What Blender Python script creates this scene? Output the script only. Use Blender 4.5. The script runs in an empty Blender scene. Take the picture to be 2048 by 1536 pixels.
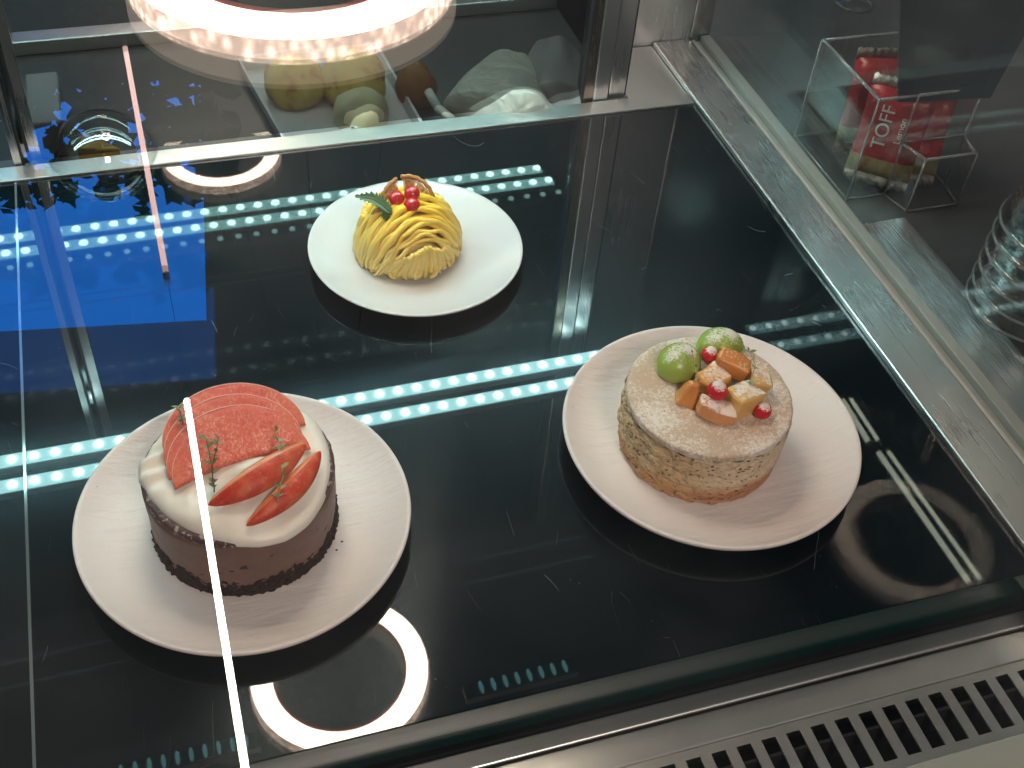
import bpy, math, random
from mathutils import Vector, Matrix, noise

random.seed(7)
sc = bpy.context.scene
COL = sc.collection
PI = math.pi

# ------------------------------------------------------------------ camera
F = 2350.5                                   # focal length in pixels of a 2048 px wide picture
AX = Vector((0.95287591, -0.16534117, 0.25434191))
AY = Vector((-0.29545754, -0.69589857, 0.65454566))
AZ = Vector((0.06877282, -0.69884802, -0.71195628))
CH = 0.51                                    # camera height over the shelf (m)
cam_d = bpy.data.cameras.new('camera'); cam = bpy.data.objects.new('camera', cam_d); COL.objects.link(cam)
cam_d.sensor_width = 36; cam_d.lens = 36 * F / 2048; cam_d.clip_start = 0.01; cam_d.clip_end = 200
# image axes (x right, y down, z forward) -> blender camera (x, -y, -z)
rot = Matrix(((AX.x, -AX.y, -AX.z), (AY.x, -AY.y, -AY.z), (AZ.x, -AZ.y, -AZ.z)))
cam.matrix_world = Matrix.Translation((0, 0, CH)) @ rot.to_4x4()
cam_d.dof.use_dof = False
sc.camera = cam

# ------------------------------------------------------------------ world and exposure
w = bpy.data.worlds.new('World'); sc.world = w; w.use_nodes = True
nt = w.node_tree; bg = nt.nodes['Background']
tc = nt.nodes.new('ShaderNodeTexCoord'); nz = nt.nodes.new('ShaderNodeTexNoise'); nz.inputs['Scale'].default_value = 3.0
nz.inputs['Detail'].default_value = 4
cr = nt.nodes.new('ShaderNodeValToRGB')
cr.color_ramp.elements[0].position = 0.35; cr.color_ramp.elements[0].color = (0.02, 0.024, 0.028, 1)
cr.color_ramp.elements[1].position = 0.7; cr.color_ramp.elements[1].color = (0.20, 0.185, 0.175, 1)
nt.links.new(tc.outputs['Generated'], nz.inputs['Vector']); nt.links.new(nz.outputs['Fac'], cr.inputs['Fac'])
nt.links.new(cr.outputs['Color'], bg.inputs['Color']); bg.inputs['Strength'].default_value = 1.0
sc.view_settings.view_transform = 'Standard'; sc.view_settings.look = 'None'
sc.view_settings.exposure = 0.0; sc.view_settings.gamma = 1.0; sc.view_settings.use_curve_mapping = False
sc.render.engine = 'CYCLES'
cy = sc.cycles
cy.use_denoising = True
cy.caustics_reflective = False; cy.caustics_refractive = False
cy.max_bounces = 10; cy.glossy_bounces = 6; cy.diffuse_bounces = 3; cy.transmission_bounces = 8
cy.transparent_max_bounces = 40
cy.sample_clamp_indirect = 10.0
cy.blur_glossy = 0.3

# warm fill light added behind the camera to brighten the cake fronts
def area(name, loc, target, size, power, col):
    d = bpy.data.lights.new(name, 'AREA'); d.shape = 'DISK'; d.size = size; d.energy = power; d.color = col
    o = bpy.data.objects.new(name, d); COL.objects.link(o); o.location = loc
    o.rotation_euler = (Vector(target) - Vector(loc)).to_track_quat('-Z', 'Y').to_euler()
    return o
area('fill_lamp', (0.20, -0.60, 1.05), (0.2, 0.45, 0), 0.35, 9.0, (1.0, 0.83, 0.73))


def P(px, py, z=0.0):
    """point of height z seen at pixel (px, py) of the 2048 x 1536 photograph"""
    v = Vector((px - 1024, py - 768, F))
    d = Vector((AX.dot(v), AY.dot(v), AZ.dot(v)))
    return Vector((0, 0, CH)) + d * ((z - CH) / d.z)

G0 = .413                                    # height of the glass top
# ------------------------------------------------------------------ mesh helpers
class MB:
    def __init__(s): s.v = []; s.f = []; s.m = []; s.sm = []
    def add(s, vs, fs, mi=0, smooth=True):
        o = len(s.v); s.v += [Vector(p) for p in vs]
        for f in fs: s.f.append([i + o for i in f]); s.m.append(mi); s.sm.append(smooth)
        return s
    def box(s, a, b, mi=0, M=None, bev=0.0):
        x0, y0, z0 = a; x1, y1, z1 = b
        if bev <= 0:
            vs = [(x0,y0,z0),(x1,y0,z0),(x1,y1,z0),(x0,y1,z0),(x0,y0,z1),(x1,y0,z1),(x1,y1,z1),(x0,y1,z1)]
            fs = [(0,3,2,1),(4,5,6,7),(0,1,5,4),(1,2,6,5),(2,3,7,6),(3,0,4,7)]
        else:
            import bmesh
            bm = bmesh.new(); bmesh.ops.create_cube(bm, size=1)
            for v in bm.verts:
                v.co = Vector(((x0+x1)/2 + v.co.x*(x1-x0), (y0+y1)/2 + v.co.y*(y1-y0), (z0+z1)/2 + v.co.z*(z1-z0)))
            bmesh.ops.bevel(bm, geom=bm.edges[:], offset=bev, segments=3, affect='EDGES', profile=0.6)
            bm.verts.index_update()
            vs = [v.co.copy() for v in bm.verts]; fs = [[v.index for v in f.verts] for f in bm.faces]; bm.free()
        if M: vs = [M @ Vector(v) for v in vs]
        return s.add(vs, fs, mi, bev > 0 and False)
    def lathe(s, prof, c=(0,0,0), n=96, mi=0, M=None, close=False):
        vs = []; fs = []
        for i in range(n):
            a = 2*PI*i/n
            for r, z in prof: vs.append(Vector((r*math.cos(a), r*math.sin(a), z)))
        k = len(prof)
        for i in range(n):
            j = (i+1) % n
            for q in range(k-1): fs.append((i*k+q, j*k+q, j*k+q+1, i*k+q+1))
            if close: fs.append((i*k+k-1, j*k+k-1, j*k, i*k))
        vs = [(M @ v if M else v) + Vector(c) for v in vs]
        return s.add(vs, fs, mi)
    def tube(s, pts, rad, n=8, mi=0, cap=True):
        pts = [Vector(p) for p in pts]; k = len(pts)
        if not callable(rad): r0 = rad; rad = lambda t: r0
        up = None; vs = []
        for i, p in enumerate(pts):
            t = (pts[min(i+1,k-1)] - pts[max(i-1,0)]).normalized()
            if up is None:
                up = Vector((0,0,1)) if abs(t.z) < .9 else Vector((1,0,0))
            a = t.cross(up).normalized(); up = a.cross(t).normalized()
            r = rad(i/(k-1))
            for q in range(n):
                g = 2*PI*q/n; vs.append(p + a*math.cos(g)*r + up*math.sin(g)*r)
        fs = [(i*n+q, i*n+(q+1)%n, (i+1)*n+(q+1)%n, (i+1)*n+q) for i in range(k-1) for q in range(n)]
        if cap: fs += [tuple(range(n))[::-1], tuple((k-1)*n+q for q in range(n))]
        return s.add(vs, fs, mi)
    def ball(s, c, r, sz=(1,1,1), n=20, mi=0, M=None, disp=None):
        vs = []; fs = []; m = n//2
        for j in range(m+1):
            ph = PI*j/m
            for i in range(n):
                a = 2*PI*i/n
                u = Vector((math.sin(ph)*math.cos(a), math.sin(ph)*math.sin(a), math.cos(ph)))
                k = 1 + (disp(u) if disp else 0)
                p = Vector((u.x*sz[0], u.y*sz[1], u.z*sz[2])) * r * k
                vs.append((M @ p if M else p) + Vector(c))
        for j in range(m):
            for i in range(n):
                fs.append((j*n+i, (j+1)*n+i, (j+1)*n+(i+1)%n, j*n+(i+1)%n))
        return s.add(vs, fs, mi)

def obj(name, mb, mats, parent=None, loc=None):
    if not isinstance(mats, (list, tuple)): mats = [mats]
    me = bpy.data.meshes.new(name)
    org = Vector(loc) if loc is not None else Vector((0,0,0))
    if parent is not None: org = Vector(parent['org'])
    me.from_pydata([tuple(v - org) for v in mb.v], [], mb.f)
    for m in mats: me.materials.append(m)
    me.polygons.foreach_set('material_index', mb.m); me.polygons.foreach_set('use_smooth', mb.sm)
    me.update(); me.validate()
    o = bpy.data.objects.new(name, me); COL.objects.link(o)
    if parent is not None:
        o.parent = parent; o['org'] = tuple(org)
    else:
        o.location = org; o['org'] = tuple(org)
    return o

def tag(o, label, cat, group=None):
    o['label'] = label; o['category'] = cat
    if group: o['group'] = group
    return o

def thing(name, loc, label, cat, group=None):
    o = bpy.data.objects.new(name, None); COL.objects.link(o); o.location = Vector(loc); o['org'] = tuple(Vector(loc))
    o.empty_display_size = 0.02
    return tag(o, label, cat, group)

def struct(o): o['kind'] = 'structure'; return o

def bevel(o, wd, seg=3):
    m = o.modifiers.new('b', 'BEVEL'); m.width = wd; m.segments = seg; m.limit_method = 'ANGLE'; return o

def smooth_sub(o, n=1):
    m = o.modifiers.new('s', 'SUBSURF'); m.levels = n; m.render_levels = n; return o

# ------------------------------------------------------------------ materials
class Mat:
    def __init__(s, name):
        s.m = bpy.data.materials.new(name); s.m.use_nodes = True; s.n = s.m.node_tree.nodes; s.l = s.m.node_tree.links
        s.b = s.n['Principled BSDF']; s.out = s.n['Material Output']; s._co = None
    def new(s, t, **kw):
        nd = s.n.new(t)
        for k, v in kw.items(): setattr(nd, k, v)
        return nd
    def co(s, scale=None, rot=None):
        t = s.new('ShaderNodeTexCoord'); mp = s.new('ShaderNodeMapping')
        s.l.new(t.outputs['Object'], mp.inputs['Vector'])
        if scale: mp.inputs['Scale'].default_value = scale
        if rot: mp.inputs['Rotation'].default_value = rot
        return mp.outputs['Vector']
    def noise(s, scale, detail=4, rough=.5, vec=None, dist=0):
        t = s.new('ShaderNodeTexNoise'); t.inputs['Scale'].default_value = scale; t.inputs['Detail'].default_value = detail
        t.inputs['Roughness'].default_value = rough; t.inputs['Distortion'].default_value = dist
        s.l.new(vec if vec else s.co(), t.inputs['Vector']); return t.outputs['Fac']
    def voro(s, scale, vec=None, feat='F1', rnd=1.0):
        t = s.new('ShaderNodeTexVoronoi', feature=feat); t.inputs['Scale'].default_value = scale
        t.inputs['Randomness'].default_value = rnd
        s.l.new(vec if vec else s.co(), t.inputs['Vector']); return t.outputs['Distance']
    def ramp(s, fac, stops):
        r = s.new('ShaderNodeValToRGB'); e = r.color_ramp.elements
        while len(e) > 1: e.remove(e[-1])
        e[0].position = stops[0][0]; e[0].color = (*c3(stops[0][1]), 1)
        for p, c in stops[1:]:
            x = e.new(p); x.color = (*c3(c), 1)
        s.l.new(fac, r.inputs['Fac']); return r.outputs['Color']
    def mix(s, fac, a, b):
        m = s.new('ShaderNodeMix', data_type='RGBA'); s.set(m.inputs[0], fac); s.set(m.inputs[6], a); s.set(m.inputs[7], b)
        return m.outputs[2]
    def set(s, inp, v):
        if isinstance(v, bpy.types.NodeSocket): s.l.new(v, inp)
        elif isinstance(v, (tuple, list)): inp.default_value = (*v, 1) if len(v) == 3 and inp.type == 'RGBA' else v
        else: inp.default_value = v
    def math(s, op, a, b=0.0):
        m = s.new('ShaderNodeMath', operation=op); s.set(m.inputs[0], a); s.set(m.inputs[1], b); return m.outputs[0]
    def bump(s, h, strength=.3, dist=.001, prev=None):
        b = s.new('ShaderNodeBump'); b.inputs['Strength'].default_value = strength; b.inputs['Distance'].default_value = dist
        s.l.new(h, b.inputs['Height'])
        if prev: s.l.new(prev, b.inputs['Normal'])
        s.l.new(b.outputs['Normal'], s.b.inputs['Normal']); return b.outputs['Normal']
    def up(s):
        g = s.new('ShaderNodeNewGeometry'); x = s.new('ShaderNodeSeparateXYZ'); s.l.new(g.outputs['Normal'], x.inputs[0]); return x.outputs[2]
    def p(s, **kw):
        names = dict(col='Base Color', rough='Roughness', metal='Metallic', ior='IOR', sss='Subsurface Weight', sssr='Subsurface Radius',
                     ssss='Subsurface Scale', coat='Coat Weight', coatr='Coat Roughness', em='Emission Color', ems='Emission Strength',
                     spec='Specular IOR Level', trans='Transmission Weight', aniso='Anisotropic', sheen='Sheen Weight')
        for k, v in kw.items(): s.set(s.b.inputs[names[k]], v)
        return s

def c3(c): return c if isinstance(c, (tuple, list)) else (c, c, c)

def simple(name, col, rough=.5, **kw): return Mat(name).p(col=col, rough=rough, **kw).m

def emis(name, col, st):
    m = Mat(name); m.p(col=(0.8, 0.8, 0.8), rough=.4, em=col, ems=st); return m.m

def glass(name, tint=(1,1,1), rough=0.0, f0=0.04, boost=1.0, gcol=(1,1,1)):
    """thin clear pane: transparent + Schlick reflection, the same from both sides"""
    m = Mat(name); n, l = m.n, m.l
    n.remove(m.b)
    g = m.new('ShaderNodeNewGeometry'); d = m.new('ShaderNodeVectorMath', operation='DOT_PRODUCT')
    l.new(g.outputs['Normal'], d.inputs[0]); l.new(g.outputs['Incoming'], d.inputs[1])
    a = m.math('ABSOLUTE', d.outputs['Value']); a = m.math('SUBTRACT', 1.0, a); a = m.math('POWER', a, 5.0)
    a = m.math('MULTIPLY', a, 0.96); a = m.math('ADD', a, f0); a = m.math('MULTIPLY', a, boost)
    a = m.math('MINIMUM', a, 1.0)
    t = m.new('ShaderNodeBsdfTransparent'); t.inputs['Color'].default_value = (*tint, 1)
    gl = m.new('ShaderNodeBsdfGlossy'); gl.inputs['Roughness'].default_value = rough; gl.inputs['Color'].default_value = (*gcol, 1)
    mx = m.new('ShaderNodeMixShader'); l.new(a, mx.inputs[0]); l.new(t.outputs[0], mx.inputs[1]); l.new(gl.outputs[0], mx.inputs[2])
    l.new(mx.outputs[0], m.out.inputs['Surface'])
    return m.m

def steel(name, direction='y', col=(.74,.74,.73), rough=.3, grain=.25):
    m = Mat(name)
    sc_ = {'x': (1.5, 700, 700), 'y': (700, 1.5, 700), 'z': (700, 700, 1.5)}[direction]
    v = m.co(sc_)
    g = m.noise(1.0, 3, .6, v)
    bl = m.noise(14, 3, .5)
    r = m.math('MULTIPLY', g, grain*.4); r = m.math('ADD', r, rough*.72 - grain*.2)
    r = m.math('ADD', r, m.math('MULTIPLY', m.math('SUBTRACT', bl, .5), .12))
    m.p(col=m.mix(bl, tuple(c*.82 for c in col), col), metal=1.0, rough=r)
    m.bump(g, .16, .0003)
    return m.m

# black glass of the shelf with hairline scratches, dust and faint brushing below the surface
m = Mat('black_shelf_glass')
def hair(m, scale, rotz, width, sx=1.0, off=0.0):
    width *= .6
    v = m.co((scale, scale*sx, scale), (0, 0, rotz))
    n1 = m.noise(1.0, 1.5, .4, v, dist=.3)
    a = m.math('ABSOLUTE', m.math('SUBTRACT', n1, .5 + off)); line = m.math('LESS_THAN', a, width)
    mask = m.math('GREATER_THAN', m.noise(scale*1.7, 2, .5, m.co((1, 1.0, 1), (0, 0, rotz + .9))), .60)
    return m.math('MULTIPLY', line, mask)
h1 = hair(m, 16, .6, .0009, .25); h2 = hair(m, 24, -.5, .0009, .22, .04); h3 = hair(m, 11, 1.4, .0008, .3, -.05)
hs = m.math('MAXIMUM', m.math('MAXIMUM', h1, h2), h3)
dust = m.math('LESS_THAN', m.voro(150), .045)
dust = m.math('MULTIPLY', dust, m.math('GREATER_THAN', m.noise(30, 2), .60))
marks = m.math('MAXIMUM', m.math('MULTIPLY', hs, .30), m.math('MULTIPLY', dust, .5))
smear = m.noise(9, 5, .6)
br = m.noise(1.0, 3, .6, m.co((8, 700, 1)))
col = m.mix(marks, (.0010, .0034, .0044), (.22, .27, .29))
m.p(col=col, rough=m.math('ADD', m.math('MULTIPLY', m.math('MULTIPLY', smear, smear), .05), .003), ior=1.52,
    coat=0.0)
BASE = m.b
# brushed sheet seen through the glass: weak, wide glossy lobe
gl = m.new('ShaderNodeBsdfGlossy'); gl.inputs['Roughness'].default_value = .22
gl.inputs['Color'].default_value = (.006, .008, .009, 1)
if 'Anisotropy' in gl.inputs: gl.inputs['Anisotropy'].default_value = .6
gb = m.new('ShaderNodeBump'); gb.inputs['Strength'].default_value = .15; gb.inputs['Distance'].default_value = .0003
m.l.new(br, gb.inputs['Height']); m.l.new(gb.outputs['Normal'], gl.inputs['Normal'])
ad = m.new('ShaderNodeAddShader'); m.l.new(BASE.outputs[0], ad.inputs[0]); m.l.new(gl.outputs[0], ad.inputs[1])
m.l.new(ad.outputs[0], m.out.inputs['Surface'])
M_SHELF = m.m

m = Mat('dark_green_glass_edge'); m.p(col=(.003, .030, .026), rough=.18, ior=1.5); m.bump(m.noise(1, 3, .5, m.co((4, 1, 120))), .3, .0005)
M_EDGE = m.m
M_STX = steel('brushed_steel_lengthwise', 'x', col=(.88, .88, .87), rough=.44)
M_STY = steel('brushed_steel_rail', 'y', col=(.93, .93, .93), rough=.40)
M_STZ = steel('brushed_steel_upright', 'z', col=(.66, .655, .65), rough=.40)
M_STD = steel('dull_steel', 'x', col=(.72, .72, .70), rough=.5)
M_DARK = simple('dark_gap', (.012, .013, .014), .5)
M_RUB = simple('dark_rubber_seal', (.02, .02, .022), .45)
M_CHAN = simple('beige_channel', (.42, .40, .37), .38)
M_TOPG = glass('clear_top_glass', (.985, .99, .985), 0.0, .045)
M_SIDEG = glass('clear_side_glass', (.95, .96, .955), 0.0, .012)
M_DOORG = glass('dimming_door_glass', (.66, .66, .65), 0.0, .003)  # grey tint put into the door glass to dim everything behind it
M_ACR = glass('clear_acrylic', (.93, .935, .93), 0.03, .06, 1.2)
M_ACRE = Mat('bright_acrylic_edge').p(col=(.75, .78, .78), rough=.15, trans=.75, ior=1.49).m
M_LEDC = emis('cool_diode', (.72, 1.0, .97), 95)
M_LEDB = emis('cool_diode_rear', (.62, 1.0, .96), 45)
M_LEDF = emis('cyan_diode_front', (.35, .95, 1.0), 2.2)
M_LEDH = emis('cool_strip_cover', (.40, .84, .86), 16)
M_LEDH2 = emis('teal_strip_cover', (.30, .72, .70), 12)
M_WARM = emis('warm_ring_diffuser', (1.0, .80, .62), 60)
M_TUBE = emis('warm_white_tube', (1.0, .90, .80), 50)
M_TUBEP = emis('pink_white_tube', (1.0, .62, .56), 7)
M_TUBEG = emis('greenish_white_tube', (.80, .86, .66), 6)

# matte stoneware with fine raked texture
def stoneware(name, col, bumpst, rough):
    m = Mat(name)
    v = m.co((34, 190, 60), (0, 0, .18)); a = m.noise(1.0, 4, .55, v)
    b = m.noise(260, 3, .6); sp = m.voro(300)
    c = m.mix(m.noise(30, 4), tuple(x*.93 for x in col), col)
    pit = m.math('MULTIPLY', m.math('LESS_THAN', m.voro(95), .05), m.math('GREATER_THAN', m.noise(40, 2), .58))
    c = m.mix(pit, c, (.35, .30, .26))
    m.p(col=c, rough=rough)
    n1 = m.bump(a, bumpst, .0011); m.bump(b, bumpst*.5, .0004, n1)
    return m.m
M_PLATE = stoneware('matte_stoneware', (.77, .695, .67), .8, .55)
m = Mat('white_porcelain'); m.p(col=m.mix(m.noise(20, 3), (.58, .56, .56), (.62, .605, .605)), rough=.22, coat=.3, coatr=.1)
m.bump(m.noise(25, 2), .06, .002); M_PORC = m.m

m = Mat('mousse'); n = m.noise(110, 5, .6); big = m.noise(14, 3)
c = m.mix(n, (.15, .082, .064), (.225, .135, .110)); c = m.mix(m.math('GREATER_THAN', m.noise(1, 4, .6, m.co((90, 90, 160))), .66), c, (.030, .014, .010))
m.p(col=c, rough=.5, sss=.12, sssr=(.01, .004, .003), ssss=.3)
n1 = m.bump(big, .5, .002); m.bump(n, .35, .0006, n1); M_MOUS = m.m
m = Mat('cookie_crumbs'); v = m.voro(330); n = m.noise(220, 6, .7)
m.p(col=m.mix(n, (.010, .006, .005), (.060, .030, .022)), rough=.7); n1 = m.bump(v, 1.0, .003); m.bump(n, .8, .002, n1); M_CRUMB = m.m
m = Mat('cocoa_top'); n = m.noise(480, 3, .6); s = m.math('GREATER_THAN', m.noise(420, 2, .5), .60)
m.p(col=m.mix(s, m.mix(n, (.055, .026, .022), (.12, .065, .055)), (.42, .33, .31)), rough=.45); m.bump(n, .8, .0012); M_COCOA = m.m
m = Mat('whipped_cream'); m.p(col=m.mix(m.noise(20, 3), (.86, .80, .71), (.91, .86, .78)), rough=.42, sss=.3, sssr=(.02, .012, .008), ssss=.25)
m.bump(m.noise(60, 4, .5), .18, .0015); M_CREAM = m.m

def fruit_face(name):
    m = Mat(name)
    # local y grows toward the skin: fibrous flesh with pale streaks
    v = m.co((190, 120, 120)); a = m.noise(1.6, 5, .75, v, dist=2.2); b = m.noise(420, 3, .6)
    c = m.ramp(a, [(.32, (.58, .055, .045)), (.47, (.66, .12, .075)), (.57, (.72, .22, .15)), (.65, (.80, .40, .33)), (.78, (.86, .60, .54))])
    c = m.mix(m.math('MULTIPLY', m.math('GREATER_THAN', b, .62), .35), c, (.82, .45, .38))
    ln = m.new('ShaderNodeVectorMath', operation='LENGTH'); m.l.new(m.co((1, 1, 1)), ln.inputs[0])
    dd = m.math('ADD', ln.outputs['Value'], m.math('MULTIPLY', m.math('SUBTRACT', m.noise(80, 3), .5), .016))
    ed = m.math('MINIMUM', m.math('MAXIMUM', m.math('MULTIPLY', m.math('SUBTRACT', dd, .0275), 140), 0), 1)
    fl = m.noise(120, 3, .6, dist=1.0)
    c = m.mix(m.math('MULTIPLY', ed, .8), c, m.mix(fl, (.62, .085, .045), (.74, .24, .13)))
    c = m.mix(m.math('MULTIPLY', m.math('GREATER_THAN', m.noise(36, 3), .58), .35), c, (.60, .06, .05))
    m.p(col=c, rough=.45, spec=.3, sss=.1, sssr=(.02, .006, .003), ssss=.15)
    m.bump(a, .45, .001); return m.m
M_FLESH = fruit_face('peach_flesh')
m = Mat('peach_skin'); n = m.noise(70, 4, .6, dist=.5)
c = m.ramp(n, [(.3, (.46, .028, .018)), (.5, (.60, .080, .040)), (.7, (.70, .22, .10))])
c = m.mix(m.math('MULTIPLY', m.math('GREATER_THAN', m.noise(700, 2, .5), .66), .22), c, (.78, .42, .30))
m.p(col=c, rough=.48, spec=.3, sss=.1, sssr=(.02, .005, .003), ssss=.15); m.bump(m.noise(150, 3), .12, .0006); M_SKIN = m.m
m = Mat('peach_wedge_flesh'); n = m.noise(1, 4, .6, m.co((40, 220, 120)))
m.p(col=m.ramp(n, [(.3, (.66, .15, .05)), (.6, (.74, .28, .10))]), rough=.3, sss=.2, sssr=(.02, .008, .004), ssss=.2, coat=.3); M_WFLESH = m.m
M_POWD = simple('sugar_edge', (.78, .48, .42), .6)
m = Mat('thyme_leaf'); m.p(col=m.mix(m.noise(300, 3), (.10, .15, .045), (.26, .30, .12)), rough=.5); M_LEAF = m.m
M_PALELEAF = simple('pale_leaf_underside', (.30, .30, .17), .55)
M_STEM = simple('thyme_stem', (.17, .075, .045), .55)
M_STEMG = simple('pale_green_stem', (.34, .37, .17), .5)
m = Mat('fern_leaf'); m.p(col=m.mix(m.noise(120, 3), (.022, .070, .018), (.060, .140, .040)), rough=.42); M_FERN = m.m

def dusted(name, base, amount=.55, rough=.35, sss=.2, scale=650, lowz=.25):
    """icing sugar that lies on faces turned upwards"""
    m = Mat(name); g = m.noise(scale, 3, .65); patch = m.noise(90, 3, .5)
    u = m.math('SUBTRACT', m.up(), lowz); u = m.math('MAXIMUM', u, 0.0); u = m.math('MINIMUM', m.math('MULTIPLY', u, 1.8), 1.0)
    k = m.math('MULTIPLY', u, m.math('MULTIPLY', patch, 1.9))
    thr = m.math('SUBTRACT', m.math('ADD', .86, 0.0), m.math('MULTIPLY', k, amount))
    mask = m.math('MULTIPLY', m.math('SUBTRACT', g, thr), 5.5); mask = m.math('MINIMUM', m.math('MAXIMUM', mask, 0.0), 1.0)
    bc = m.mix(m.noise(60, 3), base[0], base[1])
    m.p(col=m.mix(m.math('MULTIPLY', mask, .88), bc, (.84, .78, .74)), rough=m.math('ADD', m.math('MULTIPLY', mask, .4), rough), sss=sss, sssr=(.012, .007, .004), ssss=.25)
    nb = m.bump(mask, .5, .0006); m.bump(m.noise(170, 4, .6), .35, .0012, nb)
    return m.m
M_GRAPE = dusted('green_grape', ((.30, .42, .060), (.38, .50, .12)), .80, .25, .35, 800, .50)
M_CURR = dusted('dusted_red_currant', ((.55, .012, .022), (.62, .020, .035)), .66, .18, .2, 900, .35)
M_MANGO = dusted('orange_fruit', ((.68, .30, .07), (.78, .46, .14)), .62, .28, .3, 560, .55)
M_MANGO2 = dusted('deep_orange_fruit', ((.60, .19, .045), (.74, .36, .11)), .52, .25, .3, 560, .60)
M_MANGOD = dusted('heavily_dusted_fruit', ((.66, .26, .11), (.74, .38, .16)), .60, .35, .2, 560, .15)
M_PEAR = dusted('pale_yellow_fruit', ((.70, .42, .12), (.76, .50, .20)), .62, .3, .3, 560, .5)
m = Mat('glossy_red_currant'); m.p(col=m.mix(m.noise(90, 2), (.60, .008, .018), (.50, .004, .010)), rough=.08, sss=.2, sssr=(.01, .002, .002), ssss=.2, coat=1.0, coatr=.03)
M_BERRY = m.m
m = Mat('dusted_cake_top')
g = m.noise(620, 4, .75); pt = m.noise(26, 4, .6); gr = m.math('ADD', g, m.math('MULTIPLY', m.math('SUBTRACT', pt, .5), .85))
mask = m.math('MINIMUM', m.math('MAXIMUM', m.math('MULTIPLY', m.math('SUBTRACT', gr, .42), 5.0), 0.0), 1.0)
c = m.mix(mask, m.mix(pt, (.52, .38, .27), (.62, .47, .35)), (.80, .74, .68))
hole = m.math('MULTIPLY', m.math('LESS_THAN', m.voro(110), .045), m.math('GREATER_THAN', m.noise(33, 2), .55)); c = m.mix(hole, c, (.14, .07, .035))
m.p(col=c, rough=.75, sss=.1, ssss=.2, sssr=(.01, .006, .004)); m.bump(gr, .5, .0011); M_DTOP = m.m
m = Mat('sponge_crumb')
v = m.co((1, 1, 1.7)); w1 = m.voro(290, v); w2 = m.voro(430, v); w3 = m.voro(95, v); n = m.noise(160, 6, .7)
p1 = m.math('MULTIPLY', m.math('LESS_THAN', w1, .27), m.math('GREATER_THAN', m.noise(70, 3), .47))
p3 = m.math('LESS_THAN', w3, .115)
z = m.new('ShaderNodeSeparateXYZ'); m.l.new(m.co(), z.inputs[0])
c = m.mix(n, (.60, .43, .26), (.88, .74, .55))
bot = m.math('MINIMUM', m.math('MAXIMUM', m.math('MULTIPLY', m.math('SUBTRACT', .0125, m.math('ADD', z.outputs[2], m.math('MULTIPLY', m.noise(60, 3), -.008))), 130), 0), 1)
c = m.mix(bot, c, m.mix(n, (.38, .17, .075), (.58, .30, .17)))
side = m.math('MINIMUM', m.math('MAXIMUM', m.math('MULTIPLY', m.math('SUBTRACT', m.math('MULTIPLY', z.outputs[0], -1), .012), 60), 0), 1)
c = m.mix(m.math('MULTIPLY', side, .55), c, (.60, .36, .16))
c = m.mix(m.math('MAXIMUM', p1, p3), c, (.25, .155, .075))
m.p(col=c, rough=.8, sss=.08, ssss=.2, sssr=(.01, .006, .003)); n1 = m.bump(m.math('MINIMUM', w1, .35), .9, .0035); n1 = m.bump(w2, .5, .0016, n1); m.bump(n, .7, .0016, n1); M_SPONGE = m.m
m = Mat('yellow_chestnut_cream')
n = m.noise(260, 4, .6); z = m.new('ShaderNodeSeparateXYZ'); m.l.new(m.co(), z.inputs[0])
f = m.math('MINIMUM', m.math('MAXIMUM', m.math('MULTIPLY', m.math('SUBTRACT', z.outputs[2], .018), 40), 0), 1)
c = m.mix(f, m.mix(n, (.84, .58, .15), (.90, .69, .26)), m.mix(n, (.86, .53, .02), (.92, .63, .045)))
m.p(col=c, rough=.42, sss=.15, sssr=(.015, .008, .002), ssss=.2); m.bump(n, .25, .0005); M_YEL = m.m
m = Mat('pale_sponge'); n = m.noise(300, 4, .7); m.p(col=m.mix(n, (.60, .47, .22), (.78, .66, .40)), rough=.75); m.bump(n, .8, .001); M_PALESP = m.m
m = Mat('dried_orange_flesh'); n = m.noise(1, 4, .6, m.co((500, 500, 500)))
m.p(col=m.ramp(n, [(.3, (.14, .06, .018)), (.5, (.48, .28, .07)), (.7, (.74, .52, .18))]), rough=.5); m.bump(n, .7, .001); M_DOR = m.m
m = Mat('dried_orange_rind'); m.p(col=m.mix(m.noise(200, 3), (.36, .155, .04), (.58, .30, .10)), rough=.5); m.bump(m.noise(400, 3), .4, .0006); M_RIND = m.m

# ------------------------------------------------------------------ large structure: glass case
XL = -0.75
SHF = struct  # (shelf is a thing of its own)
g = thing('glass_shelf', (.1, .5, 0), 'glossy black glass shelf with dark green front edge, carrying three plates', 'shelf')
b = MB(); b.box((-.0975, .2656, -.006), (.4205, .7368, 0)); obj('shelf_panel', b, M_SHELF, g)
b = MB(); b.box((XL, .2656, -.006), (-.0992, .7368, 0)); obj('shelf_panel', b, M_SHELF, g)
b = MB(); b.box((XL, .2650, -.0300), (.4205, .2654, -.0004)); b.box((XL, .2654, -.0300), (.4205, .268, -.0062)); bevel(obj('front_edge', b, M_EDGE, g), .0015)
b = MB(); b.box((-.0991, .2656, -.006), (-.0976, .7368, .0006)); obj('joint_trim', b, simple('polished_glass_joint', (.30, .36, .36), .08, metal=.7), g)

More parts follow.
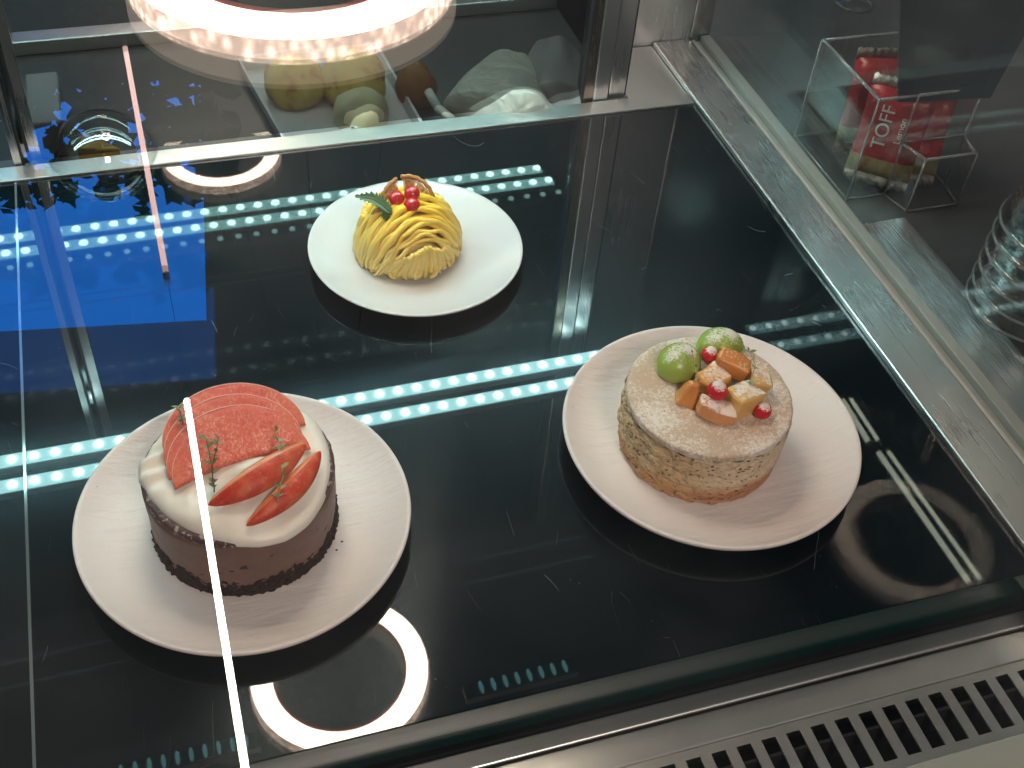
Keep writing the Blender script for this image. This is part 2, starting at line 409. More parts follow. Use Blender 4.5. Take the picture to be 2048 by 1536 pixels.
case = thing('display_case', (.1, .5, -.03), 'brushed steel display case with clear glass top, side pane and sliding rear doors', 'display case')
b = MB(); b.box((XL, .7375, -.02), (.4205, .7545, .0022)); bevel(obj('rear_ledge', b, M_STX, case), .0008)
b = MB(); b.box((.4212, .10, -.02), (.4560, .8305, .0042)); bevel(obj('side_rail', b, M_STY, case), .0012)
b = MB(); b.box((.4575, .10, -.02), (.4605, .8305, .0030)); b.box((.4660, .10, -.02), (.4745, .8305, .0060)); b.box((.4612,.10,-.02),(.4655,.8305,.0010)); bevel(obj('glass_channel', b, M_CHAN, case), .0008)
b = MB(); b.box((.4562, .10, -.02), (.4573, .8305, -.004)); b.box((.4747,.10,-.02),(.4765,.8305,.0035)); obj('channel_seal', b, M_RUB, case)
b = MB(); b.box((.4768, .10, -.02), (.5150, .5650, .0015)); bevel(obj('mirrored_rail_strip', b, M_STY, case), .0012)  # added steel strip in place of the rail's mirror image in the side pane
b = MB(); b.box((.4606, .10, .0012), (.4654, .835, G0-.007)); obj('side_pane', b, M_SIDEG, case)
b = MB(); b.box((XL, -.35, G0-.0015), (.4700, .80, G0)); obj('top_pane', b, M_TOPG, case)
# rear: steel floor behind the ledge, back wall, corner post, door stiles
b = MB(); b.box((.3700, .7550, -.02), (.4205, .8305, .0008)); bevel(obj('rear_floor_plate', b, M_STX, case), .0005)
b = MB(); b.box((.3700, .8315, -.02), (.4560, .840, .55)); obj('rear_wall', b, M_STZ, case)
b = MB(); b.box((.4568, .8315, -.02), (.4750, .848, .55)); bevel(obj('corner_post', b, steel('pale_steel_post', 'z', (.6, .58, .55), .35), case), .001)
st = MB(); st.box((.3395, .7560, .0), (.3515, .770, .55)); bevel(obj('door_stile', st, M_STZ, case), .0006)
st = MB(); st.box((.3535, .7590, .0), (.3672, .775, .55)); bevel(obj('door_stile', st, M_STZ, case), .0006)
st = MB(); st.box((.3516, .7640, .0), (.3534, .775, .55)); st.box((.3673, .7620, .0), (.3698, .775, .55)); st.box((.3300,.757,.0),(.3312,.770,.55)); obj('door_seal', st, M_RUB, case)
st = MB(); st.box((.3313, .7575, .0), (.3394, .766, .55)); obj('door_stile', st, steel('bronze_tinted_edge', 'z', (.36, .31, .24), .35), case)
for i, (a0, a1) in enumerate([(-.0985, -.0935), (-.0915, -.0890), (-.0868, -.0800)]):
    st = MB(); st.box((a0, .7565 + i*.003, 0), (a1, .762 + i*.003, .55)); obj('door_stile', st, [M_STZ, simple('polished_edge', (.5,.5,.52), .1, metal=1), M_STZ][i], case)
st = MB(); st.box((-.0934, .758, 0), (-.0916, .770, .55)); st.box((-.0889, .760, 0), (-.0869, .770, .55)); obj('door_seal', st, M_RUB, case)
b = MB(); b.box((-.0798, .7620, .0), (.3298, .7660, .55)); obj('rear_door_pane', b, M_DOORG, case)
b = MB(); b.box((XL, .7660, .0), (-.0990, .7700, .55)); obj('rear_door_pane', b, M_DOORG, case)
# top rail whose two thin edges mirror in the shelf
ra = P(300, 574, -.26)
b = MB(); b.box((XL, ra.y, .258), (.40, ra.y+.0016, .260)); b.box((XL, ra.y-.012, .258), (.40, ra.y-.0105, .260)); obj('door_guide_rail', b, simple('guide_metal', (.8, .8, .8), .4), case)
# front: lip, vent plate with slots, lower panel
Z0 = -.031
def yat(px, py, z=Z0): return P(px, py, z).y
b = MB(); b.box((XL, .2500, Z0-.02), (.75, .2640, Z0-.004)); obj('front_gap', b, M_DARK, case)
b = MB(); b.box((XL, .2500, Z0-.02), (.75, .2600, Z0+.0005)); bevel(obj('front_bead', b, M_STD, case), .0015, 4)
b = MB(); b.box((XL, .2325, Z0-.02), (.75, .2485, Z0)); bevel(obj('front_lip', b, M_STX, case), .0008)
ZV = Z0 - .0012
y1, y0 = .2322, .1985
sl = MB()
sl.box((XL, y1-.0050, ZV-.0012), (.75, y1, ZV)); sl.box((XL, y0-.004, ZV-.0012), (.75, y0+.0012, ZV))
pitch = (P(2014, 1346, ZV) - P(1970, 1358, ZV)).x; x = P(2014, 1346, ZV).x + pitch*6
while x > -.42:
    sl.box((x, y0+.0012, ZV-.0012), (x + pitch*.43, y1-.0050, ZV)); x -= pitch
obj('vent_grille', sl, M_STD, case)
b = MB(); b.box((XL, y0-.005, ZV-.030), (.75, y1+.004, ZV-.029)); b.box((XL, .2180, ZV-.029), (.75, .2195, ZV-.0015)); b.box((XL, .2340, ZV-.029), (.75, .2350, ZV-.0015)); obj('vent_duct', b, simple('dark_duct', (.02, .021, .022), .25), case)
m = Mat('grey_lower_panel'); m.p(col=m.mix(m.noise(8, 3), (.36, .36, .32), (.42, .42, .38)), rough=.42, metal=.35); M_PANEL = m.m
b = MB(); b.box((XL, -.05, Z0-.02), (.75, y0-.0045, ZV+.0024)); bevel(obj('lower_panel', b, M_PANEL, case), .001)

# counters outside the case
m = Mat('dark_counter'); n = m.noise(1, 4, .5, m.co((12, 60, 10))); m.p(col=m.mix(n, (.060, .060, .062), (.10, .098, .098)), rough=.35); m.bump(n, .1, .001); M_CTR = m.m
b = MB(); b.box((.4775, -.4, -.04), (1.8, 2.4, -.003)); o = struct(obj('counter', b, M_CTR)); 
m = Mat('rear_counter'); m.p(col=m.mix(m.noise(6, 4), (.040, .040, .044), (.085, .082, .085)), rough=.35); M_RCTR = m.m
b = MB(); b.box((-1.4, .772, -.04), (.3695, 2.4, -.012)); struct(obj('counter', b, M_RCTR))
b = MB(); b.box((-.0980, .9300, -.012), (.3690, .9480, .0), 0); tag(bevel(obj('steel_bar', b, M_STX), .001), 'flat brushed steel bar across the dark counter behind the doors', 'bar')
b = MB(); b.box((-3, -3, -.9), (3, 4, -.88)); struct(obj('floor', b, simple('dark_floor', (.05, .05, .05), .6)))

# ------------------------------------------------------------------ lamps of the place
def led_strip(y, z, x0, x1, mat, cover, label, pitch=.0176, wd=.006, ry=.0033, hw=.0072, ey=1.0, skew=.010):
    t = thing('led_strip', ((x0+x1)/2, y, z), label, 'light strip', 'LED strips over the shelf')
    b = MB(); b.box((x0-.01, y-hw, z+.0015), (x1+.01, y+hw, z+.009)); obj('housing', b, simple('strip_housing', (.35, .36, .36), .5), t)
    b = MB(); b.box((x0-.005, y-hw*.92, z-.0002), (x1+.005, y+hw*.92, z+.0012)); obj('cover', b, cover, t)
    n = int((x1-x0)/pitch); k = 0
    first = None
    for i in range(n+1):
        xx = x1 - i*pitch
        if first is None:
            b = MB(); c = Vector((xx, y, z-.0006)); nn = 14
            vs = [c + Vector((math.cos(a)*ry, math.sin(a)*ry*ey, 0)) for a in [2*PI*q/nn for q in range(nn)]]
            b.add([v + Vector((0, 0, -.0012)) for v in vs] + vs, [tuple(range(nn))] + [(q, q+nn, (q+1) % nn + nn, (q+1) % nn) for q in range(nn)])
            first = obj('diode', b, mat, t)
        else:
            d = first.copy(); COL.objects.link(d); d.parent = t; d.location = (-i*pitch, 0, 0)
    t.rotation_euler.z = skew
    return t
led_strip(.7310, .27, -.42, .385, M_LEDC, M_LEDH, 'crisp row of cool LEDs mirrored between the plates, farther of the two bright rows')
led_strip(.7030, .27, -.42, .385, M_LEDC, M_LEDH, 'crisp row of cool LEDs mirrored between the plates, nearer of the two bright rows')
led_strip(1.1145, .33, -.50, .4395, M_LEDB, M_LEDH2, 'soft row of teal LEDs mirrored behind the yellow cake, upper row', .0200, ry=.0046, hw=.0085)
led_strip(1.0880, .33, -.50, .4460, M_LEDB, M_LEDH2, 'soft row of teal LEDs mirrored behind the yellow cake, middle row', .0200, ry=.0046, hw=.0085)
led_strip(1.0620, .33, -.50, .4500, emis('dim_diode', (.5, .95, .9), 8), simple('plain_cover', (.3,.36,.36), .5), 'faint row of teal LEDs mirrored behind the yellow cake, lowest row', .0200)
M_PCOV = simple('plain_strip_cover', (.2, .26, .26), .5)
for (xa, xb, lb) in ((P(955, 1378, -.30).x, P(1130, 1335, -.30).x, 'short faint cyan LED row mirrored at the front edge, right of the ring lamp'), (-.40, P(495, 1500, -.30).x, 'faint cyan LED row mirrored at the front edge, left of the ring lamp')):
    led_strip(.4535*.81/.84, .30, xa, xb, M_LEDF, M_PCOV, lb, .0098, ry=.0016, hw=.0062, ey=3.4)

def ring_lamp(c, r, label):
    c = Vector(c); t = thing('ring_lamp', c, label, 'lamp', 'ring pendant lamps')
    b = MB(); b.lathe([(r*.745, .0002), (r*.745, -.001), (r*.985, -.001), (r*.985, .0002)], c, 128); obj('diffuser', b, M_WARM, t)
    m = Mat('ring_outer_band'); v = m.voro(150); e = m.math('POWER', m.math('SUBTRACT', 1.0, m.math('MINIMUM', m.math('MULTIPLY', v, 1.35), 1.0)), 2.0)
    m.p(col=(.7, .6, .55), rough=.3, em=(1, .70, .55), ems=m.math('ADD', m.math('MULTIPLY', e, 15.0), 4.5))
    b = MB(); b.lathe([(r*.986, -.001), (r*1.0, -.0004), (r*1.006, .0130), (r*1.0, .0133)], c, 128); obj('lens_band', b, m.m, t)
    b = MB(); b.lathe([(r*.71, .0), (r*.71, -.002), (r*.742, -.002), (r*.742, 0)], c, 128); obj('inner_lip', b, Mat('reddish_lip').p(col=(.3, .1, .09), rough=.4, em=(1, .25, .2), ems=1.6).m, t)
    b = MB(); b.lathe([(r*1.0, .0134), (r*1.020, .0134), (r*1.020, .028), (r*.70, .028), (r*.71, .0)], c, 128)
    obj('housing', b, Mat('frosted_wall').p(col=(.5, .44, .38), rough=.4, em=(1, .80, .62), ems=.8).m, t)
    for k in range(3):
        a = k*2*PI/3 + .4; q = c + Vector((math.cos(a)*r*.85, math.sin(a)*r*.85, .028))
        b = MB(); b.tube([q, c + Vector((0, 0, .6))], .0003, 6); obj('cable', b, M_RUB, t)
    return t
L = .65
c1 = P(680, 1342, -L); ring_lamp((c1.x, c1.y, L), .0985, 'large glowing ring pendant lamp, nearer one, mirrored beside the chocolate cake plate')
c2 = P(442, 305, -L); ring_lamp((c2.x, c2.y, L), .0975, 'glowing ring pendant lamp farther behind the case, mirrored faintly by the rear ledge')

def tube_lamp(p0, p1, r, mat, label):
    p0, p1 = Vector(p0), Vector(p1); t = thing('linear_lamp', (p0+p1)/2, label, 'lamp', 'slim linear lamps over the glass')
    b = MB(); b.tube([p0.lerp(p1, k/12) for k in range(13)], r, 10); obj('tube', b, mat, t)
    d = (p1-p0).normalized()
    for e, s_ in ((p0, -1), (p1, 1)):
        b = MB(); b.tube([e, e + d*s_*.006], r*1.1, 10); obj('end_cap', b, simple('pinkish_cap', (.7, .5, .48), .4), t)
    b = MB(); b.tube([(p0+p1)/2 + Vector((0, 0, r)), (p0+p1)/2 + Vector((0, 0, .5))], .00015, 6); obj('cord', b, M_RUB, t)
HT = .60
def tz(px, py, vz=2*G0-HT): q = P(px, py, vz); return (q.x, q.y, HT)
a = tz(373, 800); e = tz(492, 1600); tube_lamp(a, (e[0], -.35, HT), .00102, M_TUBE, 'slim bright linear lamp whose glare crosses the chocolate cake')
a = tz(250, 95); e = tz(330, 535); tube_lamp(a, e, .0011, M_TUBEP, 'slim pinkish linear lamp mirrored at the rear left of the glass')
hz = .9
def gz(px, py): q = P(px, py, -hz); return (q.x, q.y, hz)
for (q0, q1, r_, lb_) in [((1702, 798), (1757, 882), .0045, 'short greenish ceiling tube mirrored right of the sponge cake plate, outer of the far pair'),
        ((1757, 905), (1938, 1165), .0060, 'long greenish ceiling tube mirrored right of the sponge cake, inner of the near pair'),
        ((1685, 800), (1738, 885), .0060, 'short greenish ceiling tube mirrored right of the sponge cake plate, inner of the far pair'),
        ((1777, 903), (1962, 1160), .0045, 'long greenish ceiling tube mirrored right of the sponge cake, outer of the near pair')]:
    tube_lamp(gz(*q0), gz(*q1), r_*.70, M_TUBEG, lb_)

# sky seen in the reflections, with a tree crown in front of it
def far(px, py, D):
    """point at distance y = D whose mirror image in the glass top shows at the pixel"""
    v = Vector((px-1024, py-768, F)); d = Vector((AX.dot(v), AY.dot(v), AZ.dot(v)))
    k = D / d.y; return Vector((d.x*k, D, -(CH - G0) - d.z*k + G0))
D = 9.0
c_ = [far(-500, 690, D), far(413, 640, D), far(400, 130, D), far(-500, 150, D)]
b = MB(); b.add(c_ + [v + Vector((0, .1, 0)) for v in c_], [(0, 1, 2, 3), (7, 6, 5, 4), (0, 4, 5, 1), (1, 5, 6, 2), (2, 6, 7, 3), (3, 7, 4, 0)], smooth=False)
struct(obj('sky', b, emis('blue_sky', (.0, .20, .90), 3.8)))
tr = thing('tree', (far(200, 300, 7.5).x, 7.5, .0), 'dark leafy tree against the blue sky, seen only as a reflection at the left', 'tree')
b = MB(); rr = random.Random(3)
for i in range(2600):
    px = rr.uniform(-80, 470); py = rr.uniform(-60, 440)
    edge = 235 + 60*noise.noise(Vector((px*.012, 3.1, 0))) + 150*noise.noise(Vector((px*.03, 7.3, 0)))
    if py > 300 + edge*.35 + rr.uniform(-25, 25): continue
    if noise.noise(Vector((px*.016, py*.016, 1.7))) > .30 and py > 190: continue
    p = far(px, py, 7.5 + rr.uniform(-.3, .3)); s_ = rr.uniform(.05, .10)
    a = rr.uniform(0, 2*PI); u = Vector((math.cos(a), rr.uniform(-.5, .5), math.sin(a)))*s_; v_ = Vector((-math.sin(a), rr.uniform(-.5, .5), math.cos(a)))*s_*.6
    b.add([p-u, p-v_*.8, p+u, p+v_], [(0, 1, 2, 3)], smooth=False)
obj('crown', b, simple('dark_foliage', (.03, .05, .03), .6), tr)
q = far(200, 60, 7.5)
b = MB(); b.tube([(q.x, 7.5, -.9), (q.x+.1, 7.5, q.z*.5), (q.x, 7.5, q.z + 1.0)], lambda t: .16*(1-t*.7), 10); obj('trunk', b, simple('bark', (.06, .045, .035), .8), tr)

# ------------------------------------------------------------------ plates
def plate(name, c, r, mat, label, coupe=False, grp=None):
    c = Vector(c); R = r
    if not coupe:
        prof = [(0, .0050), (R*.2, .0050), (R*.4, .0050), (R*.60, .0050), (R*.72, .0054), (R*.80, .0066), (R*.87, .0090), (R*.925, .0118), (R*.958, .0136), (R*.975, .0148), (R*.988, .0153), (R*.998, .0148), (R*1.0, .0138),
                (R*.992, .0122), (R*.95, .0090), (R*.86, .0050), (R*.74, .0020), (R*.66, .0008), (R*.64, 0.0002), (R*.60, .0002), (R*.58, .0014), (0, .0014)]
    else:
        prof = [(0, .0046), (R*.3, .0047), (R*.5, .0052), (R*.66, .0064), (R*.80, .0084), (R*.90, .0104), (R*.96, .0120), (R*.985, .0127), (R*.998, .0126), (R*1.0, .0118), (R*.985, .0106),
                (R*.90, .0078), (R*.74, .0040), (R*.62, .0010), (R*.60, .0002), (R*.55, .0002), (R*.53, .0012), (0, .0012)]
    b = MB(); b.lathe(prof, c, 160); o = obj(name, b, mat, loc=c)
    o.rotation_euler = (0, 0, 0)
    return tag(o, label, 'plate', grp)
PC1 = Vector((.0125, .3990, 0)); PC2 = Vector((.2796, .3945, 0)); PC3 = Vector((.1540, .5975, 0))
plate('plate', PC1, .0868, M_PLATE, 'matte off-white stoneware plate under the round chocolate cake', grp='plates on the shelf')
plate('plate', PC2, .0868, M_PLATE, 'matte off-white stoneware plate under the sugar-dusted sponge cake', grp='plates on the shelf')
plate('plate', PC3, .0715, M_PORC, 'smooth white plate under the small yellow cake', True, 'plates on the shelf')

# ------------------------------------------------------------------ chocolate cake
CC = Vector((.0125, .4000, .0052)); CR = .0482
cake = thing('chocolate_cake', CC, 'round chocolate mousse cake with dark crumb base and whipped cream on top', 'cake')
def cyl_body(C, r0, r1, z0, z1, n=200, k=26, amp=.0004, seed=0, fs=60, top=True, edge=.0015):
    b = MB(); vs = []; fcs = []
    prof = [(1.0, z0 + (z1-z0)*j/(k-1)) for j in range(k)]
    rows = []
    for j in range(k):
        t = j/(k-1); r = r0 + (r1-r0)*t; z = z0 + (z1-z0)*t
        if z1 - z < edge: r -= edge - math.sqrt(max(edge**2 - (edge-(z1-z))**2, 0))
        rows.append((r, z, 1))
    nt_ = 14 if top else 0
    for q in range(1, nt_+1): rows.append(((r1-edge)*(1-q/nt_), z1, .3))
    for (r, z, w_) in rows:
        for i in range(n):
            a = 2*PI*i/n; u = Vector((math.cos(a), math.sin(a), 0))
            d = noise.fractal(Vector((u.x*r*fs, u.y*r*fs, z*fs*1.2 + seed)), .8, 2.0, 4) * amp * w_
            if w_ < 1: vs.append(C + u*r + Vector((0, 0, z + d)))
            else: vs.append(C + u*(r + d) + Vector((0, 0, z)))
    for j in range(len(rows)-1):
        for i in range(n): fcs.append((j*n+i, j*n+(i+1) % n, (j+1)*n+(i+1) % n, (j+1)*n+i))
    b.add(vs, fcs); return b
obj('mousse_body', cyl_body(CC, CR-.0012, CR-.0002, .004, .0400, amp=.0005, seed=3, top=False), M_MOUS, cake)
b = cyl_body(CC, CR-.0006, CR-.0001, .0396, .0440, k=8, amp=.0005, seed=8, fs=200, edge=.0022); obj('cocoa_top', b, M_COCOA, cake)
# crumb base with a ragged upper border
b = MB(); n = 260; k = 14; vs = []; fcs = []
for j in range(k):
    t = j/(k-1)
    for i in range(n):
        a = 2*PI*i/n; u = Vector((math.cos(a), math.sin(a), 0))
        h = .0112 + .0046*noise.fractal(Vector((u.x*5, u.y*5, 1)), .8, 2, 4) + .0022*noise.noise(Vector((u.x*26, u.y*26, 4)))
        z = max(h, .003)*t
        r = CR + .0000 + .0014*noise.fractal(Vector((u.x*22, u.y*22, z*500)), .9, 2, 4) - (.0016 if t > .93 else 0) - .0010*(t)
        vs.append(CC + u*r + Vector((0, 0, z)))
for j in range(k-1):
    for i in range(n): fcs.append((j*n+i, j*n+(i+1) % n, (j+1)*n+(i+1) % n, (j+1)*n+i))
b.add(vs, fcs); obj('crumb_base', b, M_CRUMB, cake)
# cream
ZC = CC.z + .0425
out = [(332, 862), (300, 905), (280, 928), (276, 958), (290, 985), (318, 1022), (355, 1052), (400, 1074), (440, 1086), (482, 1091), (530, 1090), (575, 1078), (612, 1052), (640, 1015), (656, 975), (662, 930), (652, 880), (628, 840), (590, 818), (520, 800), (450, 800), (380, 820)]
cc = P(472, 945, ZC)
pol = []
for q in out:
    v = P(*q, ZC) - cc; pol.append((math.atan2(v.y, v.x), v.length))
pol.sort()
def crad(a):
    N = len(pol)
    for i in range(N):
        a0, r0 = pol[i]; a1, r1 = pol[(i+1) % N]
        if i == N-1: a1 += 2*PI
        aa = a if a >= a0 else a + 2*PI
        if a0 <= aa <= a1: t = (aa-a0)/(a1-a0); t = t*t*(3-2*t)*.5 + t*.5; return r0 + (r1-r0)*t
    return pol[0][1]
def cream_h(x, y, rho):
    p = Vector((x, y, 0)); v = p - cc
    base = .0115 * (1 - rho**3.2)**.55 if rho < 1 else 0
    a = math.atan2(v.y, v.x); r = v.length
    sw = .0013*math.sin(r*300 + 2.0*a + 1.2*noise.noise(Vector((x*40, y*40, 0)))) * min(1, rho*1.5) * (1 - rho**8)
    q = P(315, 935, ZC); d = (p - Vector((q.x, q.y, 0))).length
    fold = .0024*math.sin((y - q.y)*560 + 1.0) * math.exp(-(d/.014)**2)
    lump = .0016*noise.fractal(Vector((x*45, y*45, 2)), .8, 2, 3)
    return base + sw*1.5 + fold + lump*(1-rho**6)
b = MB(); n = 180; k = 60; vs = []; fcs = []
for j in range(k+1):
    rho = (j/k)**.8
    for i in range(n):
        a = -PI + 2*PI*i/n; r = crad(a)*rho; x = cc.x + math.cos(a)*r; y = cc.y + math.sin(a)*r
        vs.append(Vector((x, y, ZC + cream_h(x, y, rho))))
for s_ in (.0000, -.0016):
    for i in range(n):
        a = -PI + 2*PI*i/n; r = crad(a)*(1.004 if s_ == 0 else .975); vs.append(Vector((cc.x + math.cos(a)*r, cc.y + math.sin(a)*r, ZC - .0012 + s_)))
for j in range(k+2):
    for i in range(n): fcs.append((j*n+i, (j+1)*n+i, (j+1)*n+(i+1) % n, j*n+(i+1) % n))
b.add(vs, fcs); smooth_sub(obj('whipped_cream', b, M_CREAM, cake), 1)

# fan of peach slices: each its own thing
def peach_slice(pl, pr_, zl, zr, depth, tilt, label, th=.0024, low=.25):
    A = P(*pl, zl); B = P(*pr_, zr); mid = (A+B)/2; u = (B-A).normalized(); R = (B-A).length/2
    back = Vector((-u.y, u.x, 0)).normalized(); v = (back*math.cos(tilt) + Vector((0, 0, 1))*math.sin(tilt)).normalized(); nn = u.cross(v).normalized()
    outl = []; N = 40
    for i in range(N+1):
        a = PI - PI*i/N; outl.append((math.cos(a)*R, abs(math.sin(a))**.92*depth))
    lowp = [(R*(1-2*i/14), low*depth*(math.sin(PI*i/14))) for i in range(1, 14)]
    pts = outl + lowp
    # grid fill: rows between lower and upper curve
    b = MB(); vs = []; fcs = []; K = 36; J = 10
    def up(x): t = max(-1, min(1, x/R)); return math.sqrt(max(0, 1-t*t))**.92*depth
    def lo(x): t = (1 - x/R)/2; return low*depth*math.sin(PI*max(0, min(1, t)))
    for side in (1, -1):
        for i in range(K+1):
            x = -R*math.cos(PI*i/K)
            for j in range(J+1):
                t = j/J; y = lo(x) + (up(x)-lo(x))*t
                wob = .0005*noise.noise(Vector((x*80, y*80, tilt*9)))
                e = 1.0 if 0 < j < J and 0 < i < K else .55
                bend = -.0025*((x/R)**2)
                vs.append(mid + u*x + v*y + nn*(side*th/2*e + wob + bend))
    W = (K+1)*(J+1)
    for i in range(K):
        for j in range(J):
            a0 = i*(J+1)+j; fcs.append((a0, a0+J+1, a0+J+2, a0+1))
    b.add(vs, fcs, 0)
    back_f = [(W+a, W+d, W+c_, W+b_) for (a, b_, c_, d) in fcs]
    b.f += back_f; b.m += [0]*len(back_f); b.sm += [True]*len(back_f)
    for i in range(K):
        a0 = i*(J+1)+J; b.f.append([a0, a0+J+1, W+a0+J+1, W+a0]); b.m.append(1); b.sm.append(True)
        a0 = i*(J+1); b.f.append([a0+J+1, a0, W+a0, W+a0+J+1]); b.m.append(0); b.sm.append(True)
    o = obj('peach_slice', b, [M_FLESH, M_SKIN], loc=mid)
    # local frame so the texture runs with the slice
    tag(o, label, 'fruit slice', 'peach slices fanned on the cream')
    # pale sugared rim line
    rim = MB(); rim.tube([mid + u*(-R*math.cos(PI*i/K)) + v*(up(-R*math.cos(PI*i/K)) - .0003) + nn*(th/2*.6 - .0025*((math.cos(PI*i/K))**2)) for i in range(1, K)], .00032, 5)
    r_ = obj('sugared_rim', rim, M_POWD, o)
    return o
names = ['rearmost and highest of the fanned peach slices on the chocolate cake', 'second peach slice from the back of the fan on the chocolate cake', 'third peach slice from the back of the fan on the chocolate cake', 'front peach slice of the fan, its speckled red cut face showing']
spec = [((327, 900), (612, 846), .0640, .0610, .0300, .30), ((331, 930), (606, 866), .0630, .0610, .0305, .30), ((338, 956), (614, 884), .0620, .0600, .0305, .28), ((350, 975), (622, 894), .0610, .0595, .0300, .26)]
for i, (a, e, zl, zr, dp, tl) in enumerate(spec):
    peach_slice(a, e, zl-.001, zr-.001, dp, tl, names[i], low=.0 if i < 3 else .12)

def wedge(pa, pb, za, zb, bow, wd, hgt, label, name='peach_wedge'):
    A = P(*pa, za); B = P(*pb, zb); u = (B-A).normalized(); s = Vector((u.y, -u.x, 0)).normalized(); up = Vector((0, 0, 1))
    b = MB(); K = 40; N = 18; vs = []; fcs = []
    for i in range(K+1):
        t = i/K; sc_ = max(.03, math.sin(PI*t)**.62); c = A.lerp(B, t) + s*bow*math.sin(PI*t) + up*hgt*.35*math.sin(PI*t)
        for q in range(N):
            g = 2*PI*q/N
            y = math.cos(g)*wd/2; z = math.sin(g)*hgt/2
            # keel above (flesh side), round skin towards the camera
            if math.cos(g) < 0: y *= .75; z *= .9
            vs.append(c + (s*y + up*z)*sc_ + up*(-.2*y*sc_))
    mi = []
    for i in range(K):
        for q in range(N): fcs.append((i*N+q, i*N+(q+1) % N, (i+1)*N+(q+1) % N, (i+1)*N+q)); mi.append(1 if 5 <= q <= 9 else 0)
    b.add(vs, fcs)
    b.m = mi; b.f += [list(range(N))[::-1], [K*N+q for q in range(N)]]; b.m += [0, 0]; b.sm += [True, True]
    return tag(smooth_sub(obj(name, b, [M_SKIN, M_WFLESH], loc=A.lerp(B, .5)), 1), label, 'fruit slice', 'peach wedges on the cream')
wedge((416, 1010), (612, 888), .0605, .0665, .0042, .0165, .0115, 'thick red peach wedge lying across the cream between the fan and the outer wedge')
wedge((492, 1052), (641, 902), .0560, .0600, .0050, .0135, .0100, 'slim red peach wedge nearest the rim of the chocolate cake')

def sprig(pts, label, leafs=7, size=.0032, mats=(None, None), name='thyme_sprig', seed=1, grp='herb sprigs on the cakes', rad=.00035):
    rr = random.Random(seed); pts = [Vector(p) for p in pts]
    t = thing(name, pts[0], label, 'herb', grp)
    # smooth path
    path = []
    for i in range(len(pts)-1):
        for k in range(6):
            path.append(pts[i].lerp(pts[i+1], k/6))
    path.append(pts[-1])
    path = [p + Vector((noise.noise(p*300+Vector((seed, 0, 0))), noise.noise(p*300+Vector((0, seed, 0))), noise.noise(p*300)))*.0006 for p in path]
    b = MB(); b.tube(path, lambda q: rad*(1-.5*q), 6); obj('stem', b, mats[1] or M_STEM, t)
    b = MB()
    for i in range(leafs):
        q = (i+.6)/leafs; p = path[min(len(path)-1, int(q*len(path)))]
        d = (path[min(len(path)-1, int(q*len(path))+1)] - path[max(0, int(q*len(path))-1)]).normalized()
        for sd in (0, PI):
            ang = sd + i*1.3 + rr.uniform(-.4, .4)
            a = d.orthogonal().normalized(); a.rotate(Matrix.Rotation(ang, 3, d)); 
            ld = (a + d*.7 + Vector((0, 0, .25))).normalized(); sdv = ld.cross(Vector((.2, .3, 1))).normalized(); nrm = sdv.cross(ld)
            ln = size*rr.uniform(.7, 1.25); w_ = ln*.30
            vs = []; N = 6
            for k in range(N+1):
                tt = k/N; ww = w_*math.sin(PI*min(1, tt*.92+.06))
                c = p + ld*ln*tt + nrm*(-.25*ln*tt*tt)
                vs += [c - sdv*ww + nrm*ww*.35, c, c + sdv*ww + nrm*ww*.35]
            fcs = []
            for k in range(N): fcs += [(k*3, k*3+1, k*3+4, k*3+3), (k*3+1, k*3+2, k*3+5, k*3+4)]
            b.add(vs, fcs, 0 if rr.random() < .68 else 1)
    o = obj('leaves', b, [mats[0] or M_LEAF, M_PALELEAF], t)
    return t
sprig([P(429, 985, .0600), P(424, 930, .0690), P(412, 880, .0745)], 'thyme sprig with green leaves standing left on the peach fan, beside the glare line', 7, .0042, seed=3)
sprig([P(424, 935, .0690), P(432, 905, .0730), P(437, 872, .0760)], 'short thyme twig branching beside the left sprig on the peach fan', 5, .0038, seed=9)
sprig([P(555, 1005, .0640), P(567, 950, .0710), P(560, 905, .0720), P(553, 862, .0735)], 'pale stemmed thyme sprig lying over both red peach wedges', 8, .0036, seed=5, mats=(None, M_STEMG))
sprig([P(366, 850, .0700), P(358, 818, .0730)], 'small thyme tip poking out at the upper left of the peach fan', 4, .0042, seed=11)
b = MB(); rr = random.Random(5)
# few loose crumbs on the first plate: one thing each
for i, (x_, y_) in enumerate([(684, 1083), (673, 1100), (667, 1075)]):
    p = P(x_, y_, .0062); b = MB(); b.ball(p, .0007, (1, .8, .7), 8, disp=lambda u: .3*noise.noise(u*3))
    tag(obj('crumb', b, M_CRUMB, loc=p), ['largest dark crumb on the plate right of the chocolate cake', 'lowest dark crumb on the plate right of the chocolate cake', 'tiny crumb closest to the right side of the chocolate cake'][i], 'crumb', 'crumbs beside the chocolate cake')

